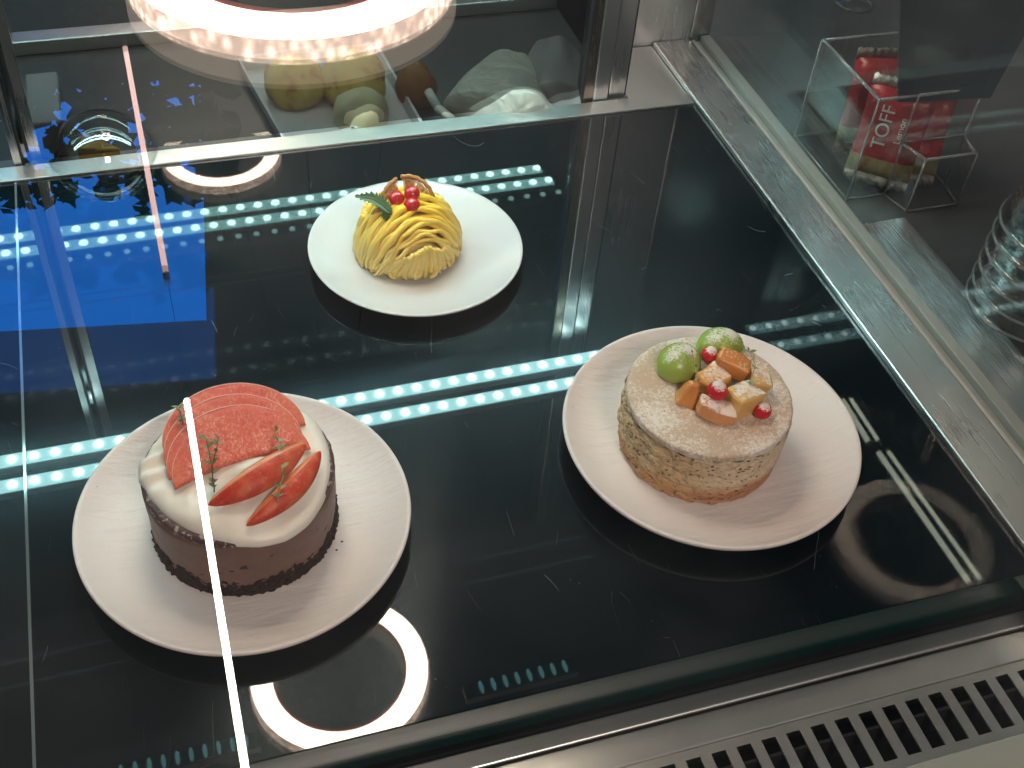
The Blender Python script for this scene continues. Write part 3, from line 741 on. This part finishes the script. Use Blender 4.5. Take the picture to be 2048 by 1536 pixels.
# ------------------------------------------------------------------ dusted sponge cake
SC = Vector((.2715, .3935, .0052)); SR = .0472
sp = thing('sponge_cake', SC, 'round light brown sponge cake dusted with icing sugar, under grapes and orange fruit', 'cake')
b = MB(); n = 300; k = 44; vs = []; fcs = []
for j in range(k):
    t = j/(k-1); z = .0005 + .0370*t
    for i in range(n):
        a = 2*PI*i/n; u = Vector((math.cos(a), math.sin(a), 0))
        r = SR - .0016*(1-t) + .0007*math.sin(PI*t)
        left = max(0, math.cos(a - math.radians(205)))
        f = noise.fractal(Vector((u.x*SR*150, u.y*SR*150, z*190)), .9, 2.1, 5)
        g = noise.noise(Vector((u.x*SR*420, u.y*SR*420, z*520)))
        r += f*(.0007 + .0014*left) + min(0, g)*.0006 + left*.0008*math.sin(PI*t)
        vs.append(SC + u*r + Vector((0, 0, z)))
for j in range(k-1):
    for i in range(n): fcs.append((j*n+i, j*n+(i+1) % n, (j+1)*n+(i+1) % n, (j+1)*n+i))
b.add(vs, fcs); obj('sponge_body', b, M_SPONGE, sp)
b = cyl_body(SC, SR-.0002, SR-.0005, .0372, .0412, n=240, k=8, amp=.00035, seed=5, fs=240, edge=.0016); obj('dusted_top', b, M_DTOP, sp)
b = MB(); b.lathe([(SR-.0035, -.0006), (SR-.0018, .0002), (SR-.0013, .0012), (SR-.0016, .0026)], SC, 160); obj('pink_base', b, simple('pinkish_base', (.50, .27, .18), .7), sp)
ZT = SC.z + .0412
def grape(px, py, r, label, rz):
    c = P(px, py, ZT + .0050); b = MB()
    b.ball(c, r, (1.12, .98, .92), 40, M=Matrix.Rotation(rz, 3, 'Z'), disp=lambda u: .015*noise.noise(u*2))
    b.v = [Vector((v.x, v.y, max(v.z, ZT + .0001))) for v in b.v]
    return tag(obj('grape', b, M_GRAPE, loc=(c.x, c.y, ZT)), label, 'grape', 'halved grapes on the sponge cake')
grape(1357, 727, .0122, 'large green grape half in front at the left, half coated with sugar', .5)
grape(1440, 694, .0122, 'sugar-dusted green grape half at the back behind the red berry', -.2)
def berry(px, py, r, z, mat, label, grp, bloss=True):
    c = P(px, py, z); b = MB(); b.ball(c, r, (1, 1, .95), 28)
    o = tag(obj('red_berry', b, mat, loc=c), label, 'berry', grp)
    if bloss:
        v = (Vector((0, 0, CH)) - c).normalized() + Vector((.25, .1, .1)); v.normalize()
        q = MB(); q.ball(c + v*r*.97, r*.15, (1, 1, .6), 8); obj('blossom_end', q, simple('berry_tip', (.12, .02, .015), .5), o)
    return o
berry(1420, 709, .0050, ZT + .0115, M_CURR, 'dusted red berry between the two grape halves', 'red berries on the sponge cake', False)
berry(1435, 781, .0057, ZT + .0130, M_CURR, 'dusted red berry lying on the middle of the orange fruit pieces', 'red berries on the sponge cake', False)
berry(1525, 821, .0050, ZT + .0046, M_CURR, 'dusted red berry standing alone at the right edge of the topping', 'red berries on the sponge cake', False)
def chunk(px, py, z, size, rot, mat, label, bev=.0024, taper=0.0):
    c = P(px, py, z); from mathutils import Euler
    R_ = Euler(rot).to_matrix(); b = MB()
    import bmesh
    bm = bmesh.new(); bmesh.ops.create_cube(bm, size=1)
    for v in bm.verts:
        k_ = 1 - taper*(v.co.z + .5); v.co = Vector((v.co.x*size[0]*k_, v.co.y*size[1]*k_, v.co.z*size[2]))*1.12
    bmesh.ops.bevel(bm, geom=bm.edges[:], offset=bev, segments=3, affect='EDGES', profile=.6)
    bmesh.ops.subdivide_edges(bm, edges=bm.edges[:], cuts=2, use_grid_fill=True)
    for v in bm.verts:
        w_ = R_ @ v.co + c; v.co = w_ + Vector((noise.noise(w_*130), noise.noise(w_*130 + Vector((5, 0, 0))), noise.noise(w_*130 + Vector((0, 7, 0)))))*.0016
    bm.verts.index_update(); b.add([v.co.copy() for v in bm.verts], [[v.index for v in f.verts] for f in bm.faces]); bm.free()
    b.v = [Vector((v.x, v.y, max(v.z, ZT + .0001))) for v in b.v]
    return tag(obj('fruit_piece', b, mat, loc=c), label, 'fruit piece', 'orange fruit pieces on the sponge cake')
R = math.radians
chunk(1380, 786, ZT+.0060, (.0120, .0105, .0135), (R(-8), R(14), R(-30)), M_MANGO2, 'deep orange pointed fruit wedge leaning in front of the big grape', taper=.55)
chunk(1424, 762, ZT+.0060, (.0150, .0125, .0120), (R(4), R(-6), R(25)), M_MANGO, 'orange fruit cube with a dusted flat top, behind the middle berry')
chunk(1466, 728, ZT+.0125, (.0165, .0105, .0100), (R(8), R(16), R(-35)), M_MANGO2, 'glossy caramelised orange fruit piece, topmost of the heap')
chunk(1487, 800, ZT+.0062, (.0165, .0130, .0135), (R(0), R(4), R(12)), M_PEAR, 'yellow orange fruit cube at the right of the middle berry')
chunk(1515, 768, ZT+.0055, (.0100, .0130, .0140), (R(6), R(6), R(-10)), M_PEAR, 'pale round-edged fruit piece at the right rear of the heap', .0035)
chunk(1433, 822, ZT+.0046, (.0185, .0098, .0085), (R(-6), R(14), R(-24)), M_MANGOD, 'oblong fruit piece thickly coated with sugar at the front of the heap', .0026)
sprig([P(1395, 770, ZT+.013), P(1391, 735, ZT+.018), P(1383, 700, ZT+.021)], 'thin pale herb sprig arching over the large grape half', 5, .0035, mats=(M_PALELEAF, M_STEMG), seed=21)
sprig([P(1497, 775, ZT+.013), P(1511, 730, ZT+.018), P(1500, 700, ZT+.020), P(1488, 698, ZT+.020)], 'curled herb sprig over the right side of the orange fruit', 6, .0042, mats=(None, M_STEMG), seed=23)

# ------------------------------------------------------------------ yellow cake
YC = Vector((.1492, .6005, .0048))
yc = thing('mont_blanc_cake', YC, 'small dome cake covered in piped yellow cream strands', 'cake')
b = MB(); b.ball(YC + Vector((0, .002, .004)), 1, (.0290, .0280, .0270), 40); b.v = [Vector((v.x, v.y, max(v.z, YC.z+.0005))) for v in b.v]; obj('cream_core', b, M_YEL, yc)
b = cyl_body(YC, .0290, .0295, .0, .0085, n=120, k=8, amp=.0008, seed=2, fs=220); obj('sponge_base', b, M_PALESP, yc)
EX, EY, EZ = .0350, .0325, .0340
def ell(dirv):
    d = Vector(dirv).normalized(); k = 1/math.sqrt((d.x/EX)**2 + (d.y/EY)**2 + (d.z/EZ)**2); return d*k
b = MB(); rr = random.Random(4)
yaw = R(8)
RZ = Matrix.Rotation(yaw, 3, 'Z')
def laid(i, n, shrink, rd, b):
    f = i/(n-1); th = R(38 + 122*f); kk = .78 - 1.45*f + rr.uniform(-.04, .04); kr = kk + rr.uniform(-.05, .05)
    lo_ = rr.uniform(-.06, .04); hi_ = rr.uniform(-.06, .04); pts = []
    for k in range(34):
        a = lo_ + (PI - lo_ - hi_)*k/33; q = abs(math.cos(a))**1.4*(kk if math.cos(a) > 0 else kr)
        d = Vector((math.cos(a), -math.sin(a)*math.cos(th) - q, max(-.02, math.sin(a)*math.sin(th))))
        p = ell(d)*shrink; p.z = p.z + .0065*math.sin(max(0, min(PI, a)))**.5 + .0018
        p += Vector((noise.noise(Vector((k*.24, i*1.3, 0))), noise.noise(Vector((k*.24, i*1.3, 5))), noise.noise(Vector((k*.24, i*1.3, 9)))))*.0026
        p.z = max(p.z, .0022); pts.append(YC + RZ @ p)
    s_ = rr.uniform(.72, 1.18); b.tube(pts, lambda t: rd*s_*(1 + .14*math.sin(t*23 + i))*(.55 + .45*min(1, 8*t, 8*(1-t))), 10)
for i in range(22): laid(i, 22, 1.0, .0019, b)
for i in range(20): laid(i, 20, .955, .0019, b)
obj('side_to_side_strands', b, M_YEL, yc)
b = MB()
for i in range(17):                       # strands hanging down at the front
    a = R(-52 + 104*i/16) + rr.uniform(-.03, .03); pts = []
    top = .0275 - .0120*abs(math.sin(a)) + rr.uniform(-.001, .001)
    for k in range(10):
        t = k/9; z = top*(1-t) + .0035*t + rr.uniform(0, .0004); rad = .0285 + .0040*math.sin(PI*(.25+.55*t)) - .001*t + rr.uniform(-.0002, .0002)
        aa = a*(.62 + .50*t)
        pts.append(YC + RZ @ Vector((math.sin(aa)*rad*1.0, -math.cos(aa)*rad - .0005, z)))
    b.tube(pts, .0019*rr.uniform(.85, 1.1), 9)
for i in range(46):                       # broken strand ends gathered round the foot
    a = R(-100 + 200*i/45) + rr.uniform(-.05, .05); rad = .0305 + rr.uniform(-.001, .0016); ln = rr.uniform(.003, .010); pts = []
    sk = rr.uniform(-.16, .16)
    for k in range(7):
        t = k/6; aa = a + sk*t; q = rad + .0016*math.sin(PI*t); pts.append(YC + RZ @ Vector((math.sin(aa)*q, -math.cos(aa)*q, .0022 + ln*(1-t))))
    b.tube(pts, lambda t, s_=rr.uniform(.7, 1.1): .0017*s_*(1-.3*t), 8)
for i in range(22):                       # back
    a = R(110 + 140*i/21); pts = []
    for k in range(8):
        t = k/7; pts.append(YC + RZ @ Vector((math.sin(a + .1*t)*(.029+.004*t), -math.cos(a+.1*t)*(.029+.004*t), .030*(1-t) + .004*t)))
    b.tube(pts, .0021, 8)
obj('hanging_strands', b, M_YEL, yc)

# toppings of the yellow cake
def dried_orange(c, R0, zdir, xdir, label):
    c = Vector(c); z_ = Vector(zdir).normalized(); x_ = Vector(xdir).normalized(); n_ = x_.cross(z_).normalized()
    t = thing('dried_orange_slice', c, label, 'fruit slice')
    def pt(a, r, o): return c + x_*math.cos(a)*r + z_*math.sin(a)*r + n_*(o + .0012*math.sin(3*a))
    b = MB()
    def arc(a0, a1, r, rd, b): b.tube([pt(a0+(a1-a0)*k/24, r*(1+.02*math.sin(k*1.9)), 0) for k in range(25)], rd, 8)
    arc(R(-25), R(98), R0, .0014, b); arc(R(108), R(205), R0*.98, .0014, b); obj('rind', b, M_RIND, t)
    b = MB(); arc(R(-20), R(97), R0*.88, .0005, b); arc(R(110), R(200), R0*.87, .0005, b); 
    for a in (0, 30, 62, 92, 116, 146, 178): b.tube([pt(R(a), R0*.12, 0), pt(R(a), R0*.9, 0)], .0006, 6)
    obj('pith', b, simple('dried_pith', (.66, .46, .22), .5), t)
    b = MB()
    for a in (2, 32, 64, 118, 148):
        vs = []; 
        for (aa, rr_) in ((a+2, .2), (a+1, .5), (a+1, .84), (a+13, .87), (a+26, .84), (a+26, .5), (a+22, .2)):
            vs.append((aa, rr_))
        f_ = [pt(R(p[0]), R0*p[1], .0003) for p in vs]; g_ = [pt(R(p[0]), R0*p[1], -.0003) for p in vs]; N = len(f_)
        b.add(f_ + g_, [tuple(range(N)), tuple(range(N, 2*N))[::-1]] + [(q, q+N, (q+1) % N + N, (q+1) % N) for q in range(N)], smooth=False)
    obj('flesh', b, M_DOR, t)
    return t
YT = YC.z + .0375
dried_orange(P(813, 408, YT-.002), .0180, (0.05, .45, 1), (1, .02, -.05), 'dried orange slice standing upright behind the red berries')
berry(793, 397, .0052, YT+.0060, M_BERRY, 'glossy red berry, left of the three on the yellow cake', 'red berries on the yellow cake')
berry(824, 387, .0052, YT+.0090, M_BERRY, 'glossy red berry, upper right of the three on the yellow cake', 'red berries on the yellow cake')
berry(824, 411, .0054, YT+.0050, M_BERRY, 'glossy red berry, lower right of the three on the yellow cake', 'red berries on the yellow cake')
# serrated leaf
lt = thing('fern_leaf', P(782, 415, YT), 'serrated dark green leaf pointing left from the red berries', 'leaf')
def serr(path, wd, teeth, b):
    path = [Vector(p) for p in path]; N = teeth*2
    def at(t):
        k = t*(len(path)-1); i = min(int(k), len(path)-2); return path[i].lerp(path[i+1], k-i)
    vs = []; fcs = []
    for k in range(N+1):
        t = k/N; c = at(t); d = (at(min(1, t+.05)) - at(max(0, t-.05))).normalized(); s_ = d.cross(Vector((.1, -.5, .8))).normalized(); up = s_.cross(d)
        w_ = wd*math.sin(PI*min(1, .12+.86*t))**.8*(1.0 if k % 2 else .55)
        f_ = d*w_*.35 if k % 2 else Vector((0, 0, 0))
        vs += [c - s_*w_ + f_ - up*w_*.3*-1, c, c + s_*w_ + f_ + up*w_*.3]
    for k in range(N): fcs += [(k*3, k*3+1, k*3+4, k*3+3), (k*3+1, k*3+2, k*3+5, k*3+4)]
    b.add(vs, fcs, smooth=False)
b = MB(); serr([P(782, 425, YT+.003), P(765, 408, YT+.006), P(745, 396, YT+.008), P(710, 392, YT+.008)], .0052, 11, b)
serr([P(775, 412, YT+.004), P(772, 425, YT+.003), P(774, 442, YT-.002)], .0040, 6, b)
o = obj('leaf_blade', b, M_FERN, lt); m_ = o.modifiers.new('t', 'SOLIDIFY'); m_.thickness = .0003
b = MB(); b.tube([P(784, 426, YT+.0032), P(765, 408, YT+.0064), P(745, 396, YT+.0084), P(715, 392, YT+.0082)], .0003, 5); obj('midrib', b, M_LEAF, lt)
p = P(757, 432, YT-.004)
b = MB(); b.ball(p, .0058, (.9, .35, 1.2), 16, disp=lambda u: .25*noise.noise(u*2.2)); tag(obj('dried_fruit_scrap', b, M_RIND, loc=p), 'brown dried fruit scrap tucked under the green leaf', 'dried fruit')

# ------------------------------------------------------------------ right counter: acrylic box with red packets
BZ = -.003
b0 = P(1692, 400, BZ)
# height at which the front left top corner shows
def hat(px, py, x, y):
    best = min(((abs(P(px, py, z/1000).x - x) + abs(P(px, py, z/1000).y - y)), z/1000) for z in range(10, 250)); return best[1]
TH = hat(1762, 203, b0.x, b0.y)
bx = thing('acrylic_box', b0, 'clear acrylic dispenser box holding red packets, on the dark counter beyond the side glass', 'box')
xl, yf = b0.x, b0.y; yb = P(1660, 78, TH).y; xr = P(1980, 190, TH).x
xm = P(1772, 396, BZ).x; yp = P(1808, 425, BZ).y; TP = TH*.52
t_ = .0022
def wall(a, e, z0, z1, nm='wall'):
    a, e = Vector((*a, 0)), Vector((*e, 0)); d = (e-a).normalized(); s_ = Vector((-d.y, d.x, 0))*t_
    b = MB(); q = [a, e, e+s_, a+s_]; vs = [Vector((p.x, p.y, z0)) for p in q] + [Vector((p.x, p.y, z1)) for p in q]
    b.add(vs, [(0,3,2,1),(4,5,6,7),(0,1,5,4),(1,2,6,5),(2,3,7,6),(3,0,4,7)], smooth=False); o = obj(nm, b, M_ACR, bx)
    e2 = MB(); e2.tube([Vector((a.x, a.y, z1)) + s_*.5, Vector((e.x, e.y, z1)) + s_*.5], .0013, 6); e2.tube([Vector((a.x, a.y, z0)), Vector((a.x, a.y, z1))], .0008, 6)
    e2.tube([Vector((a.x, a.y, z0+.001)), Vector((e.x, e.y, z0+.001))], .0008, 6)
    obj('polished_rim', e2, M_ACRE, o)
wall((xl, yb), (xl, yf), BZ, TH); wall((xr, yf), (xr, yb), BZ, TH); wall((xr, yb), (xl, yb), BZ, TH)
wall((xl, yf), (xm, yf), BZ, TH); wall((xm, yf), (xr, yf), TP, TH)
wall((xm, yf-.001), (xm+.006, yp), BZ, TP, 'chute_wall'); wall((xm+.006, yp), (xr-.004, yp), BZ, TP, 'chute_wall'); wall((xr-.004, yp), (xr, yf), BZ, TP, 'chute_wall')
b = MB(); b.box((xl, yf, BZ), (xr, yb, BZ+.002)); obj('box_floor', b, M_ACR, bx)
m = Mat('red_film'); n = m.noise(60, 4, .6); m.p(col=m.mix(n, (.42, .020, .025), (.55, .035, .040)), rough=.22, coat=.4, coatr=.15); m.bump(m.noise(90, 3, .6, dist=1), .5, .004); M_RED = m.m
m = Mat('foil_seal'); m.p(col=(.55, .5, .45), rough=.25, metal=.6); m.bump(m.noise(220, 4, .6), .8, .002); M_FOIL = m.m
m = Mat('printed_food'); n = m.noise(70, 4, .6); m.p(col=m.ramp(n, [(.35, (.35, .20, .08)), (.5, (.55, .42, .22)), (.65, (.25, .32, .12))]), rough=.3); M_FOOD = m.m
def packet(c, rot, size, label, text=None):
    from mathutils import Euler
    M_ = Euler(rot).to_matrix(); c = Vector(c); t = thing('snack_packet', c, label, 'packet', 'red packets in the acrylic box')
    sx, sy, sz = size; b = MB(); vs = []; fcs = []; K = 18
    for side in (1, -1):
        for i in range(K+1):
            for j in range(K+1):
                u = i/K*2-1; v = j/K*2-1; puff = (1-u*u)**.5*(1-v**4)**.5
                p = Vector((u*sx/2*(1-.04*(1-abs(v))), side*sy/2*puff + .0015*noise.noise(Vector((u*3, v*3, side))), v*sz/2)); vs.append(c + M_ @ p)
    W = (K+1)**2; mi = []
    for i in range(K):
        for j in range(K):
            a = i*(K+1)+j; q = (a, a+K+1, a+K+2, a+1); fcs.append(q if True else q); mi.append(1 if j < 4 else 0)
    fb = [(a+W, d+W, c_+W, b_+W) for (a, b_, c_, d) in fcs]
    b.add(vs, fcs + fb); b.m = mi + mi; obj('packet_body', b, [M_RED, M_FOOD], t)
    for zz in (-1, 1):
        b = MB(); vs = []
        for i in range(25):
            u = i/24*2-1; vs += [c + M_ @ Vector((u*sx/2, 0, zz*sz/2)), c + M_ @ Vector((u*sx/2, .0012*math.sin(i*2), zz*(sz/2+.007 + .0012*(i % 2))))]
        b.add(vs, [(i*2, i*2+2, i*2+3, i*2+1) for i in range(24)]); o = obj('crimped_seal', b, M_FOIL, t); o.modifiers.new('t', 'SOLIDIFY').thickness = .0004
    if text:
        for (txt, sz_, off, ru) in text:
            cu = bpy.data.curves.new('lettering', 'FONT'); cu.body = txt; cu.size = sz_; cu.extrude = .0002; cu.align_x = 'CENTER'; cu.align_y = 'CENTER'
            co_ = bpy.data.objects.new('tmp', cu); COL.objects.link(co_); bpy.context.view_layer.update(); me_ = bpy.data.meshes.new_from_object(co_); bpy.data.objects.remove(co_); o = bpy.data.objects.new('lettering', me_); COL.objects.link(o); o.parent = t; me_.materials.clear(); me_.materials.append(simple('white_print', (.8, .8, .78), .4))
            # text lies on the -y face, reading upwards
            Rm = M_ @ Matrix(((1, 0, 0), (0, 0, -1), (0, 1, 0))) @ Matrix.Rotation(ru, 3, 'Z')
            o.matrix_basis = Matrix.Translation(M_ @ Vector((off[0], -sy/2 - .0006, off[1]))) @ Rm.to_4x4()
    return t
pw = xr - xl
packet((xl+pw*.36, yf+.014, .042), (R(-14), 0, R(-38)), (pw*.56, .016, .066), 'front red packet with white lettering in the acrylic box', [('TOFF', .014, (-.006, .006), PI/2), ('Lemon', .007, (.006, .006), PI/2)])
packet((xl+pw*.70, yf+.020, .036), (R(-22), 0, R(-30)), (pw*.50, .014, .060), 'red packet leaning at the right inside the acrylic box')
packet((xl+pw*.45, yf+.052, .045), (R(-6), 0, R(-12)), (pw*.55, .014, .070), 'dark red packet standing at the rear inside the acrylic box')
# dark card rising out of the box
m = Mat('dark_card'); m.p(col=(.008, .028, .036), rough=.35); 
q0, q1 = P(1800, 195, TH), P(1985, 186, TH)
b = MB(); cd = (q1-q0).normalized(); sn = Vector((-cd.y, cd.x, 0))
vs = [];
for s_ in (0, .0025):
    o_ = sn*s_
    vs += [q0 + o_ + Vector((0, 0, -.004)), q1 + o_ + Vector((0, 0, -.004)), q1 + o_ + Vector((.07, .055, .07)), q0 + o_ + Vector((-.004, .06, .12))]
b.add(vs, [(0,1,2,3),(7,6,5,4),(0,4,5,1),(1,5,6,2),(2,6,7,3),(3,7,4,0)], smooth=False)
tag(obj('menu_card', b, m.m, loc=q0), 'plain dark blue-grey card leaning out of the acrylic box', 'card')
# cups: tall stack of clear plastic cups
M_CUP = glass('clear_plastic_cup', (.90, .92, .92), .05, .07, 1.5)
CB = P(2055, 618, .0016); 
for i in range(6):
    c = CB + Vector((0, 0, .004 + i*.0125)); b = MB(); prof = []
    r0, r1, h = .040, .032, .075
    for k in range(26):
        t = k/25; prof.append((r0 + (r1-r0)*t + .0005*math.sin(t*60), h*t))
    prof = [(r0+.002, 0), (r0+.003, .001), (r0+.002, .002)] + prof + [(r1*.9, h), (0, h)]
    b.lathe(prof, c, 64)
    lab = {0: 'bottom cup of the stack of clear plastic cups at the right edge', 5: 'top cup of the stack of clear plastic cups at the right edge'}.get(i, ['', 'second cup from the bottom', 'third cup from the bottom', 'fourth cup from the bottom', 'fifth cup from the bottom'][i % 5] + ' of the stack of clear plastic cups at the right')
    t = tag(obj('plastic_cup', b, M_CUP, loc=c), lab, 'cup', 'nested clear plastic cups')
    q = MB(); q.lathe([(r0+.0022, 0), (r0+.0034, .0012), (r0+.0022, .0024)], c, 64); obj('cup_rim', q, M_ACRE, t)
# glass foot at the top edge
gp = P(1706, 8, BZ); b = MB(); b.lathe([(0, .001), (.016, .001), (.0175, .0016), (.016, .003), (.004, .005), (.003, .05), (.003, .06)], gp, 48)
tag(obj('stemmed_glass', b, M_ACR, loc=gp), 'round foot of a stemmed clear glass on the far dark counter', 'glass')
q = [x for x in COL.objects if x.name == 'stemmed_glass'][0]; e2 = MB(); e2.lathe([(.0165, .0005), (.0178, .0014), (.0165, .0022)], gp, 48); obj('foot_rim', e2, M_ACRE, q)

# ------------------------------------------------------------------ things behind the rear doors
RZ_ = -.012
def tray(c, sx, sy, rz, label, h=.012):
    c = Vector(c); M_ = Matrix.Rotation(rz, 3, 'Z'); b = MB(); t2 = .002
    for (x0, x1, y0_, y1_) in ((-sx, sx, -sy, -sy+t2), (-sx, sx, sy-t2, sy), (-sx, -sx+t2, -sy, sy), (sx-t2, sx, -sy, sy)):
        vs = [M_ @ Vector(p) + c for p in ((x0,y0_,0),(x1,y0_,0),(x1,y1_,0),(x0,y1_,0),(x0*1.06,y0_*1.06,h),(x1*1.06,y0_*1.06,h),(x1*1.06,y1_*1.06,h),(x0*1.06,y1_*1.06,h))]
        b.add(vs, [(0,3,2,1),(4,5,6,7),(0,1,5,4),(1,2,6,5),(2,3,7,6),(3,0,4,7)], smooth=False)
    vs = [M_ @ Vector(p) + c for p in ((-sx,-sy,.0005),(sx,-sy,.0005),(sx,sy,.0005),(-sx,sy,.0005),(-sx,-sy,.0015),(sx,-sy,.0015),(sx,sy,.0015),(-sx,sy,.0015))]
    b.add(vs, [(0,3,2,1),(4,5,6,7),(0,1,5,4),(1,2,6,5),(2,3,7,6),(3,0,4,7)], smooth=False)
    return tag(obj('paper_tray', b, simple('white_paper', (.55, .55, .56), .6), loc=c), label, 'tray', 'paper trays behind the doors')
def bun(c, r, sz, mat, label, name='cream_cake', seed=0, cat='cake', grp='yellow cakes behind the doors'):
    c = Vector(c); b = MB(); b.ball(c + Vector((0, 0, r*sz[2]*.6)), r, sz, 28, disp=lambda u: .10*noise.fractal(u*1.8 + Vector((seed, 0, 0)), .8, 2, 3))
    b.v = [Vector((v.x, v.y, max(v.z, c.z))) for v in b.v]; return tag(obj(name, b, mat, loc=c), label, cat, grp)
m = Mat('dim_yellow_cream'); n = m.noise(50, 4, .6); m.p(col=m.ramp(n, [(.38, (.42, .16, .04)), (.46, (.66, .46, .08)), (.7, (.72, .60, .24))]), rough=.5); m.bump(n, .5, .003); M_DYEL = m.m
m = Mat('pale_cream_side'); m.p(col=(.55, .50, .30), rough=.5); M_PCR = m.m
pA = P(600, 225, RZ_); pB = P(735, 215, RZ_)
tray((pA.x+.002, pA.y+.012, RZ_), .030, .060, R(8), 'white paper tray behind the door holding the left pair of yellow cakes')
tray((pB.x+.002, pB.y+.012, RZ_), .026, .060, R(4), 'white paper tray behind the door holding the right yellow cake')
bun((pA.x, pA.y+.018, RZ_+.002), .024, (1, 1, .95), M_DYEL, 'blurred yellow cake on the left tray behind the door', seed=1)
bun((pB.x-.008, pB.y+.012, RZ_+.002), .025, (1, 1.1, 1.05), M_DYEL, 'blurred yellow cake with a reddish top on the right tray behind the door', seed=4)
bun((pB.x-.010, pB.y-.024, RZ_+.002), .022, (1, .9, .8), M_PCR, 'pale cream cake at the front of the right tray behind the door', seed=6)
pC = P(832, 200, RZ_); bun((pC.x, pC.y, RZ_), .018, (.9, 1, 1.1), simple('brown_crust', (.24, .10, .025), .6), 'brown round pastry standing between the trays and the piping bag', 'brown_pastry', 8, 'pastry', 'pastries behind the doors')
pD = P(1010, 215, RZ_)
m = Mat('clear_bag'); n = m.noise(30, 3, .5, dist=1.5); m.p(col=m.mix(n, (.40, .41, .36), (.58, .58, .50)), rough=.3); m.bump(m.noise(26, 2, .5, dist=2), .6, .008); M_BAG = m.m
def bag(b, base, apex, r0, r1, fl, seed):
    base, apex = Vector(base), Vector(apex); ax = apex - base; u = ax.normalized(); sd = Vector((u.y, -u.x, 0)).normalized(); K = 40; N = 64; vs = []; fcs = []
    for k in range(K+1):
        t = k/K; rad = (r0 + (r1-r0)*t**1.4) * min(1, .25 + 6*t) * min(1, .15 + 7*(1-t))
        for q in range(N):
            a = 2*PI*q/N; f_ = 1 + .10*math.sin(5*a + 4*t + seed) + .16*noise.noise(Vector((math.cos(a)*1.6, math.sin(a)*1.6, t*2.5 + seed)))
            p = base + ax*t + sd*math.cos(a)*rad*f_ + Vector((0, 0, max(0, math.sin(a))*rad*fl*f_)); vs.append(p)
    for k in range(K):
        for q in range(N): fcs.append((k*N+q, k*N+(q+1) % N, (k+1)*N+(q+1) % N, (k+1)*N+q))
    fcs += [list(range(N))[::-1], [K*N+q for q in range(N)]]
    b.add(vs, fcs)
b = MB(); bag(b, P(1000, 262, RZ_), P(1016, 100, RZ_) , .052, .010, .55, 1.0)
pb = tag(obj('piping_bag', b, M_BAG, loc=pD), 'slack whitish piping bag of cream lying behind the doors', 'piping bag')
b = MB(); b.tube([P(856, 182, .01), P(875, 215, .004), P(905, 240, -.004)], .0035, 10); tag(obj('white_nozzle', b, simple('white_plastic', (.55, .55, .5), .4), loc=P(880, 215, 0)), 'short white plastic stick beside the brown pastry', 'nozzle')
pE = P(1130, 130, RZ_); b = MB(); bag(b, P(1130, 240, RZ_), P(1105, 75, RZ_), .040, .012, .6, 4.0)
tag(obj('piping_bag', b, simple('grey_bag', (.20, .20, .20), .4), loc=pE), 'dim grey bag slumped against the right door stile', 'bag')
# left: cake dome lid and a yellow slice
pF = P(215, 345, RZ_); b = MB(); b.lathe([(.040*math.cos(a), .045*math.sin(a)) for a in [k*PI/2/14 for k in range(15)]], (pF.x, pF.y+.005, RZ_), 64)
tag(obj('cake_dome', b, glass('dome_glass', (.92, .92, .92), .02, .06, 1.6), loc=pF), 'clear round dome lid behind the left door', 'dome lid')
pG = P(195, 325, RZ_); b = MB(); vs = [pG + Vector(v) for v in ((-.012, 0, 0), (.018, -.006, 0), (-.006, .022, 0), (-.012, 0, .014), (.018, -.006, .014), (-.006, .022, .014))]
b.add(vs, [(0,2,1),(3,4,5),(0,1,4,3),(1,2,5,4),(2,0,3,5)], smooth=False); tag(bevel(obj('cake_slice', b, simple('mustard_yellow', (.50, .30, .03), .5), loc=pG), .001), 'mustard yellow cake slice under the clear dome lid', 'cake slice')
pH = P(105, 300, RZ_); b = MB(); b.box((pH.x-.012, pH.y-.01, RZ_), (pH.x+.012, pH.y+.06, RZ_+.03), bev=.003); tag(obj('carton', b, simple('grey_card', (.26, .26, .28), .6), loc=pH), 'small pale grey carton beside the left door stile', 'carton')
